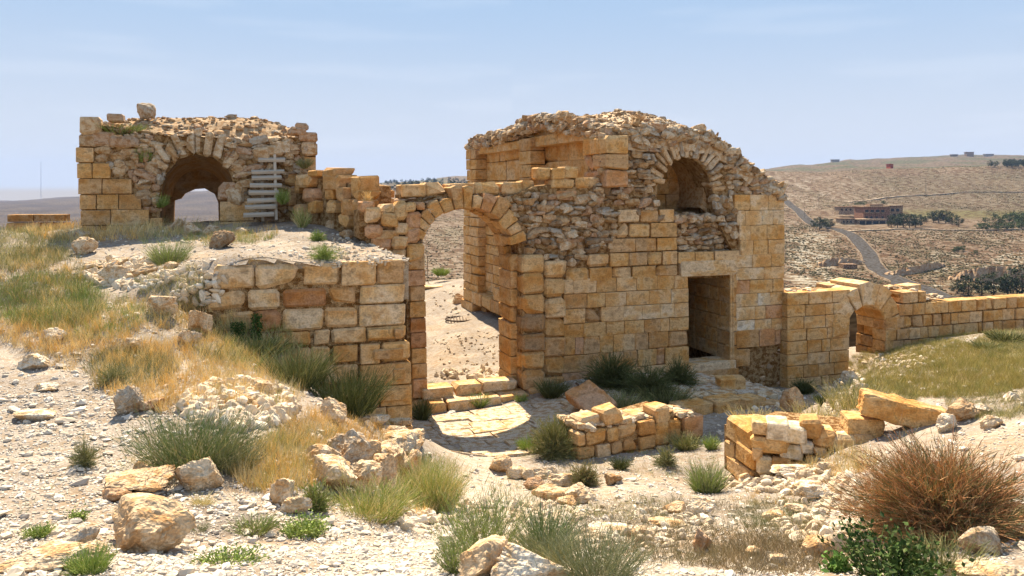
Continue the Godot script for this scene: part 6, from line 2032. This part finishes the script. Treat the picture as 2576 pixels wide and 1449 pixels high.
func make_grass() -> void:
	grass("dry_grass", "golden dry grass over the left slope and the terrace", [
		[-350, 860, 330, 80, 500, 0.1, 0.24, GOLD],
		[330, 840, 330, 80, 540, 0.102, 0.255, GOLD], [470, 950, 240, 90, 780, 0.085, 0.221, GOLD], [650, 950, 140, 90, 360, 0.085, 0.221, GOLD + STRAW], [860, 1085, 160, 55, 540, 0.076, 0.187, GOLD], [700, 1175, 130, 70, 420, 0.085, 0.204, GOLD + STRAW],
		[110, 700, 130, 70, 300, 0.128, 0.297, GOLD + OLIVE], [230, 585, 160, 26, 252, 0.170, 0.357, GOLD], [390, 575, 120, 22, 156, 0.153, 0.297, GOLD + STRAW], [570, 590, 130, 26, 156, 0.128, 0.272, GOLD + STRAW], [650, 655, 170, 14, 210, 0.025, 0.060, GOLD],
		[120, 830, 130, 60, 210, 0.102, 0.221, GOLD], [250, 900, 160, 40, 180, 0.068, 0.153, GOLD], [2080, 1160, 140, 40, 228, 0.102, 0.221, GOLD + STRAW], [1950, 1235, 140, 40, 156, 0.043, 0.119, GOLD], [1980, 1070, 140, 22, 156, 0.068, 0.170, STRAW], [2130, 1380, 120, 60, 90, 0.043, 0.085, GOLD],
		[1080, 1265, 70, 40, 132, 0.085, 0.170, GOLD]], 31)
	grass("green_grass", "green and olive grass on the banks and slopes", [
		[-350, 760, 330, 70, 700, 0.12, 0.27, GREEN + OLIVE], [-350, 640, 300, 50, 500, 0.15, 0.3, OLIVE + STRAW],
		[110, 760, 150, 70, 660, 0.119, 0.272, GREEN + OLIVE], [70, 625, 110, 60, 420, 0.153, 0.306, OLIVE + STRAW], [220, 800, 150, 60, 300, 0.102, 0.238, GREEN + STRAW], [330, 930, 110, 50, 252, 0.102, 0.221, OLIVE + SAGE], [430, 740, 90, 90, 252, 0.102, 0.221, OLIVE + STRAW],
		[600, 600, 90, 16, 132, 0.102, 0.212, GREEN + STRAW], [480, 600, 160, 22, 180, 0.102, 0.221, GREEN + STRAW], [820, 640, 50, 22, 96, 0.068, 0.136, GREEN], [660, 880, 110, 60, 252, 0.119, 0.255, GREEN + STRAW], [560, 860, 90, 60, 180, 0.119, 0.255, OLIVE + STRAW],
		[760, 1120, 110, 40, 156, 0.085, 0.187, SAGE + STRAW], [1060, 1220, 60, 70, 192, 0.102, 0.221, GREEN + STRAW], [1100, 1180, 50, 40, 60, 0.068, 0.170, GREEN + STRAW]], 32)
	grass("bank_grass_cover", "dense olive-yellow grass covering the bank on the right", [
		[2380, 930, 260, 72, 6240, 0.072, 0.168, [Color(0.33, 0.29, 0.09), Color(0.40, 0.33, 0.11), Color(0.27, 0.26, 0.08), Color(0.48, 0.38, 0.15)]], [2200, 1000, 110, 40, 877, 0.072, 0.168, STRAW + OLIVE], [2500, 1010, 120, 50, 741, 0.060, 0.132, STRAW + OLIVE], [2420, 880, 220, 46, 1800, 0.06, 0.15, [Color(0.33, 0.29, 0.09), Color(0.40, 0.33, 0.11), Color(0.27, 0.26, 0.08), Color(0.48, 0.38, 0.15)]], [2540, 870, 90, 40, 1365, 0.072, 0.180, OLIVE + STRAW]], 33)
	grass("dry_weeds", "sparse dark dry weeds among stones in the lower right foreground", [
		[1750, 1340, 330, 85, 900, 0.06, 0.15, [Color(0.24, 0.21, 0.12), Color(0.30, 0.25, 0.14), Color(0.19, 0.17, 0.09), Color(0.34, 0.30, 0.19)]], [1950, 1400, 200, 50, 420, 0.06, 0.14, [Color(0.26, 0.20, 0.12), Color(0.34, 0.27, 0.16)]], [1560, 1280, 160, 30, 160, 0.05, 0.12, STRAW + GREEN],
		[1960, 1300, 120, 40, 250, 0.07, 0.15, SAGE], [1330, 1230, 80, 40, 60, 0.05, 0.14, GREEN + SAGE], [1600, 1210, 200, 50, 90, 0.03, 0.08, STRAW], [350, 1300, 300, 120, 60, 0.03, 0.07, GREEN], [1250, 1100, 120, 30, 40, 0.04, 0.09, GREEN], [1680, 1165, 130, 40, 150, 0.04, 0.13, GREEN + STRAW], [1450, 1180, 90, 40, 110, 0.05, 0.14, OLIVE + STRAW], [1600, 1000, 160, 35, 220, 0.08, 0.2, DARK + OLIVE], [1850, 990, 130, 30, 120, 0.06, 0.15, DARK + OLIVE], [1140, 890, 90, 50, 14, 0.03, 0.06, GREEN], [430, 1180, 120, 50, 90, 0.04, 0.12, STRAW + GREEN], [1300, 1400, 160, 50, 120, 0.05, 0.14, SAGE + STRAW]], 34)

func make_gravel() -> void:
	rng.seed = 51
	for kind in [["pebbles", "loose white pebbles strewn over the ground", 44000, 0.005, 0.019, 3.0], ["rubble_scatter", "fist-sized white stones scattered over the slopes", 2900, 0.02, 0.055, 3.2]]:
		var mm := MultiMesh.new()
		mm.transform_format = MultiMesh.TRANSFORM_3D
		mm.use_colors = true
		mm.mesh = rock_mesh(7 if kind[0] == "pebbles" else 8, 2, 7, Vector3(1, 1, 1), 0.3, false)
		mm.instance_count = kind[2]
		for i in kind[2]:
			var d := exp(rf(log(kind[5]), log(20.0)))
			var x := rf(-120, 2700) if i % 4 else (rf(-1300, -100) if i % 8 else rf(2680, 3600))
			var X := (x - CX) / F * d
			# thin out where grass grows; thick along the scree and the path edges
			var dens := n_patch.get_noise_2d(X * 2.2 + 7.0, d * 2.2)
			if path_off(X, -d) < 0.7 and rng.randf() < 0.6 or dens < -0.12 and rng.randf() < 0.75:
				x = rf(-100, 1250); d = exp(rf(log(3.2), log(9.0)))
				X = (x - CX) / F * d
			var s := rf(kind[3], kind[4]) * pow(d / 4.0, 0.45)
			if rng.randf() < 0.06: s *= 1.7
			var y := ground_y(X, -d)
			var b := Basis(Vector3.UP, rf(0, TAU)) * Basis(Vector3.RIGHT, rf(-0.4, 0.4)) * Basis.from_scale(Vector3(s * rf(0.9, 1.7), s * rf(0.45, 0.9), s * rf(0.8, 1.3)))
			mm.set_instance_transform(i, Transform3D(b, Vector3(X, y + s * 0.12, -d)))
			var g := rf(0.78, 1.12)
			mm.set_instance_color(i, pick([Color(0.60, 0.53, 0.43), Color(0.64, 0.59, 0.51), Color(0.54, 0.46, 0.36), Color(0.48, 0.43, 0.37)]) * g)
		var o := MultiMeshInstance3D.new()
		o.name = kind[0]
		o.multimesh = mm
		o.material_override = M.pebble
		add_child(o)
		tag(o, kind[1], "gravel", "", "stuff")
	# scree below the bastion and on the rubble heap
	var heap := MultiMesh.new()
	heap.transform_format = MultiMesh.TRANSFORM_3D
	heap.use_colors = true
	heap.mesh = rock_mesh(9, 3, 8, Vector3(1, 1, 1), 0.25, false)
	var list := []
	for q in [[600, 1020, 140, 60, 380, 0.05, 0.16], [330, 690, 120, 40, 260, 0.06, 0.18], [500, 720, 70, 50, 70, 0.05, 0.15], [880, 640, 110, 40, 180, 0.03, 0.09], [2130, 1000, 60, 70, 220, 0.05, 0.14], [2250, 910, 100, 20, 120, 0.05, 0.12], [1990, 1215, 170, 30, 160, 0.05, 0.15], [1500, 1330, 300, 60, 260, 0.03, 0.09], [2100, 1300, 160, 90, 260, 0.04, 0.12], [1300, 1290, 200, 30, 160, 0.03, 0.1], [1090, 1300, 140, 40, 120, 0.03, 0.1], [1190, 945, 95, 14, 70, 0.05, 0.22], [1180, 880, 100, 50, 90, 0.03, 0.1], [1150, 760, 70, 40, 60, 0.04, 0.12], [1250, 960, 50, 10, 30, 0.04, 0.1], [1880, 1000, 120, 30, 120, 0.04, 0.12]]:
		for i in q[4]:
			var a := rf(0, TAU)
			var r := sqrt(rng.randf())
			var p := spot(q[0] + cos(a) * r * q[2], q[1] + sin(a) * r * q[3])
			if p == Vector3.INF: continue
			list.append([p, rf(q[5], q[6])])
	heap.instance_count = list.size()
	for i in list.size():
		var s: float = list[i][1]
		heap.set_instance_transform(i, Transform3D(Basis(Vector3(rf(-1, 1), rf(-1, 1), rf(-1, 1)).normalized(), rf(0, TAU)) * Basis.from_scale(Vector3(s * rf(1, 1.6), s * rf(0.5, 0.9), s)), (list[i][0] as Vector3) + Vector3(0, s * 0.15, 0)))
		heap.set_instance_color(i, pick([Color(0.60, 0.50, 0.37), Color(0.66, 0.58, 0.46), Color(0.52, 0.41, 0.28), Color(0.58, 0.47, 0.33)]) * rf(0.85, 1.08))
	var o2 := MultiMeshInstance3D.new()
	o2.name = "scree"
	o2.multimesh = heap
	o2.material_override = M.pebble
	add_child(o2)
	tag(o2, "broken stones heaped in scree on the slopes", "scree", "", "stuff")

# ---------------------------------------------------------------- small things
func make_steps() -> void:
	var low := at(651, 545, 20.7)
	var r := thing("wooden_steps", "weathered open wooden ladder steps leaning on the vaulted tower", "ladder", Transform3D(gate.basis, low))
	var treads := [[684, 402, 65], [674, 432, 80], [671, 447, 72], [669, 466, 78], [664, 484, 72], [659, 504, 72], [655, 520, 75], [651, 540, 74]]
	for q in treads:
		var t: float = (545.0 - q[1]) / 145.0
		var d := lerpf(20.7, 21.5, t)
		var m := block_mesh(Vector3(q[2] * d / F, 0.075, 0.17), 0.008, 0.006)
		part(r, "tread", m, M.wood, Transform3D(gate.basis * Basis(Vector3.BACK, rf(0.0, 0.03)) * Basis(Vector3.RIGHT, 0.35), at(q[0], q[1], d)))
	for q in [[626, 552, 692, 400], [668, 552, 716, 380]]:
		var a := at(q[0], q[1], 20.86)
		var b := at(q[2], q[3], 21.72)
		var m := MB.new()
		var dir := (b - a).normalized()
		var bas := Basis(gate.basis.x, dir, gate.basis.x.cross(dir)).orthonormalized()
		m.box(Vector3.ZERO, Vector3(0.07, (b - a).length(), 0.13))
		part(r, "rail", m.commit(), M.wood, Transform3D(bas, (a + b) * 0.5))

func make_small_things() -> void:
	# drain cover in the inner yard
	var p := spot(1157, 797)
	p = at(1157, 797, 4.62 * F / (797 - HY))
	p.y = yard.y(p.x, p.z) + 0.02
	var g := thing("drain_grate", "oval iron drain grate set in the inner yard floor", "grate", Transform3D(Basis(Vector3.UP, 0.1), p))
	var mb := MB.new()
	var pts := []
	for i in 25: pts.append(Vector3(cos(TAU * i / 24) * 0.52, 0, sin(TAU * i / 24) * 0.52))
	mb.tube(pts, 0.03, 0.03, 5)
	part(g, "rim", mb.commit(), M.iron, g.transform)
	for i in 9:
		var x := -0.44 + i * 0.11
		var l := sqrt(0.27 - x * x)
		var b := MB.new()
		b.box(Vector3(x, 0.0, 0), Vector3(0.03, 0.03, l * 2))
		part(g, "bar", b.commit(), M.iron, g.transform)
	# two thin rods at the far edge of the yard
	for q in [[1077, 706, 640, "thin leaning iron rod at the left of the inner yard", 0.03], [1166, 690, 628, "thin iron rod leaning beside the pillar in the inner yard", -0.06]]:
		var a := at(q[0], q[1], 38.0)
		a.y = yard.y(a.x, a.z) - 0.05
		var r := MB.new()
		r.tube([Vector3.ZERO, Vector3(-q[4] * 1.3, 1.35, 0)], 0.018, 0.014)
		mesh_thing("iron_rod", r.commit(), M.iron, q[3], "rod", Transform3D(Basis(), a))
	# bird on the dome
	var bm := MB.new()
	bm.tube([Vector3(-0.1, -0.1, 0), Vector3(-0.06, -0.04, 0), Vector3(-0.02, 0.02, 0), Vector3(0.02, 0.09, 0), Vector3(0.03, 0.12, 0), Vector3(0.04, 0.15, 0), Vector3(0.075, 0.155, 0)], 0.012, 0.004, 6)
	bm.tube([Vector3(-0.055, -0.03, 0), Vector3(-0.02, 0.02, 0), Vector3(0.012, 0.07, 0)], 0.05, 0.036, 8)
	bm.tube([Vector3(0.012, 0.07, 0), Vector3(0.028, 0.11, 0), Vector3(0.04, 0.135, 0), Vector3(0.05, 0.152, 0)], 0.036, 0.02, 8)
	bm.tube([Vector3(-0.02, 0.0, 0.015), Vector3(-0.012, -0.1, 0.015)], 0.006, 0.005, 4)
	bm.tube([Vector3(-0.02, 0.0, -0.015), Vector3(-0.012, -0.1, -0.015)], 0.006, 0.005, 4)
	mesh_thing("bird", bm.commit(), M.brown, "small brown bird perched on the right slope of the dome", "bird", Transform3D(Basis(Vector3.UP, 0.2), gate * Vector3(6.02, dome_y(6.02, 0.6) + 0.16, -0.6)))
	# crumpled bag
	var bag := rock_mesh(501, 9, 12, Vector3(1, 1, 1), 0.5, false)
	mesh_thing("plastic_scrap", bag, mat("thin white plastic", Color(0.75, 0.75, 0.74), "", 1.0), "crumpled white plastic scrap in the gravel below the scree", "litter", Transform3D(Basis.from_scale(Vector3(0.16, 0.1, 0.1)), spot(832, 1222) + Vector3(0, 0.03, 0)))
	# low broken wall at the far left
	var fa := at(-80, 560, 24.0)
	var fb := at(165, 560, 24.4)
	var fr := frame(fa, fb)
	var w := thing("parapet_stub", "low brown parapet stub at the far left edge beyond the terrace", "wall", Transform3D(fr.basis, fr * Vector3(1.5, -1.3, 0)))
	courses(w, "stone", fr, [[14, 545], [40, 541], [160, 538], [166, 600], [14, 600]], 0.3, Vector2(0.5, 0.9), [M.brown, M.tan, M.rust], {gap = 0.03, depth = 0.5, jitter = 0.03})
	settle()

func furnish() -> void:
	make_boulders()
	make_slabs()
	make_steps()
	make_small_things()
	make_shrubs()
	make_grass()
	make_gravel()
	make_distance()

func make_sky() -> Sky:
	var w := 1536
	var h := 768
	var data := PackedFloat32Array()
	data.resize(w * h * 3)
	var n := FastNoiseLite.new()
	n.seed = 2; n.frequency = 1.0; n.fractal_octaves = 4
	var top := Color(0.132, 0.172, 0.242)
	var mid := Color(0.180, 0.254, 0.355)
	var low := Color(0.308, 0.327, 0.36)
	var sun := SUN
	for j in h:
		var el := PI * 0.5 - PI * (j + 0.5) / h
		var e := maxf(el, 0.0)
		for i in w:
			var az := TAU * (i + 0.5) / w - PI        # 0 is ahead
			var dir := Vector3(sin(az) * cos(el), sin(el), -cos(az) * cos(el))
			var c := low.lerp(mid, sm(0.0, 0.27, e)).lerp(top, sm(0.2, 1.3, e))
			var near := maxf(dir.dot(sun), 0.0)
			c = c * (0.84 + 0.24 * near * near + 0.5 * pow(near, 24.0))
			if el > 0.02 and el < 0.6:
				var q := n.get_noise_2d(az * 2.2, el * 26.0)
				var streak := sm(0.12, 0.5, q) * 0.09 * sm(0.5, 0.2, el)
				var bar := exp(-pow((el - 0.142 - 0.012 * sin(az * 3.0)) / 0.0085, 2.0)) * sm(-0.5, -0.3, az) * sm(0.08, -0.06, az) * (0.6 + 0.4 * n.get_noise_2d(az * 9.0, el * 60.0)) * 0.8
				c = c.lerp(Color(0.37, 0.38, 0.4), clampf(streak + bar, 0, 1))
			if el < 0.0: c = low.lerp(Color(0.25, 0.21, 0.16), sm(0.0, 0.12, -el))
			var k := (j * w + i) * 3
			data[k] = c.r; data[k + 1] = c.g; data[k + 2] = c.b
	var im := Image.create_from_data(w, h, false, Image.FORMAT_RGBF, data.to_byte_array())
	var ps := PanoramaSkyMaterial.new()
	ps.panorama = ImageTexture.create_from_image(im)
	var s := Sky.new()
	s.sky_material = ps
	return s

# towards the sun: behind the gate, a little to the left, high
var SUN := Vector3(-0.235, 1.04, -0.97).normalized()

func _ready() -> void:
	rng.seed = 20240517
	# camera: level, lens shifted down
	var cam := Camera3D.new()
	cam.name = "camera"
	cam.near = 0.1
	cam.far = 9000.0
	cam.projection = Camera3D.PROJECTION_FRUSTUM
	cam.size = 0.1 * 1449.0 / F
	cam.frustum_offset = Vector2(0, -(724.5 - HY) / F * 0.1)
	add_child(cam)
	cam.current = true
	# sky, exposure, haze
	var env := Environment.new()
	env.background_mode = Environment.BG_SKY
	env.sky = make_sky()
	env.background_energy_multiplier = 1.0
	env.tonemap_mode = Environment.TONE_MAPPER_LINEAR
	env.tonemap_exposure = 2.9
	env.sdfgi_enabled = true
	env.ssao_enabled = true
	env.ssil_enabled = true
	env.fog_enabled = FOG > 0.0
	env.fog_density = FOG
	env.fog_light_color = Color(0.66, 0.78, 1.0)
	var we := WorldEnvironment.new()
	we.name = "world"
	we.environment = env
	add_child(we)
	# sun
	var sun := DirectionalLight3D.new()
	sun.name = "sun"
	sun.light_energy = 1.6
	sun.light_color = Color(1.0, 0.93, 0.82)
	sun.light_angular_distance = 0.5
	sun.shadow_enabled = true
	add_child(sun)
	sun.look_at_from_position(SUN * 50.0, Vector3.ZERO, Vector3.UP)

	gate = Transform3D(Basis(Vector3.UP, TURN), Vector3(0.11, 0, -19.0))
	on_terrace = func(x: float, z: float) -> bool:
		var p := gate.affine_inverse() * Vector3(x, 0, z)
		return p.x < -3.5 and p.z < 4.0 and terrace.inside(x, z)
	make_textures()
	make_materials()
	make_stock()
	# the hill
	make_ground()
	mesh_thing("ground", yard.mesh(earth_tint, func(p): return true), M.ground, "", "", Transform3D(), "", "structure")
	mesh_thing("terrace_ground", terrace.mesh(earth_tint, func(p): return on_terrace.call(p.x, p.z)), M.ground, "", "", Transform3D(), "", "structure")
	var edge := MB.new()
	for i in 60:
		var q := []
		for k in [i, i + 1]:
			var u := lerpf(-9.6, -3.5, k / 60.0)
			var p := gate * Vector3(u, 0, 3.93)
			q.append(Vector3(p.x, terrace.y(p.x, p.z) + 0.01, p.z))
		for k in [i, i + 1]:
			var p := gate * Vector3(-3.52, 0, lerpf(3.93, -1.0, k / 60.0))
			q.append(Vector3(p.x, terrace.y(p.x, p.z) + 0.01, p.z))
		var dn := Vector3(0, -0.7, 0)
		edge.quad(q[0] + dn, q[0], q[1], q[1] + dn, Color(0.5, 0.42, 0.32))
		edge.quad(q[2] + dn, q[2], q[3], q[3] + dn, Color(0.5, 0.42, 0.32))
	mesh_thing("terrace_edge", edge.commit(), M.ground, "", "", Transform3D(), "", "structure")
	make_far_land()
	# ruins
	make_paving()
	make_bastion()
	make_gate()
	make_gatehouse()
	make_side_wall()
	make_tower()
	make_link_wall()
	make_low_walls()
	settle()
	furnish()

const FOG := 0.00006
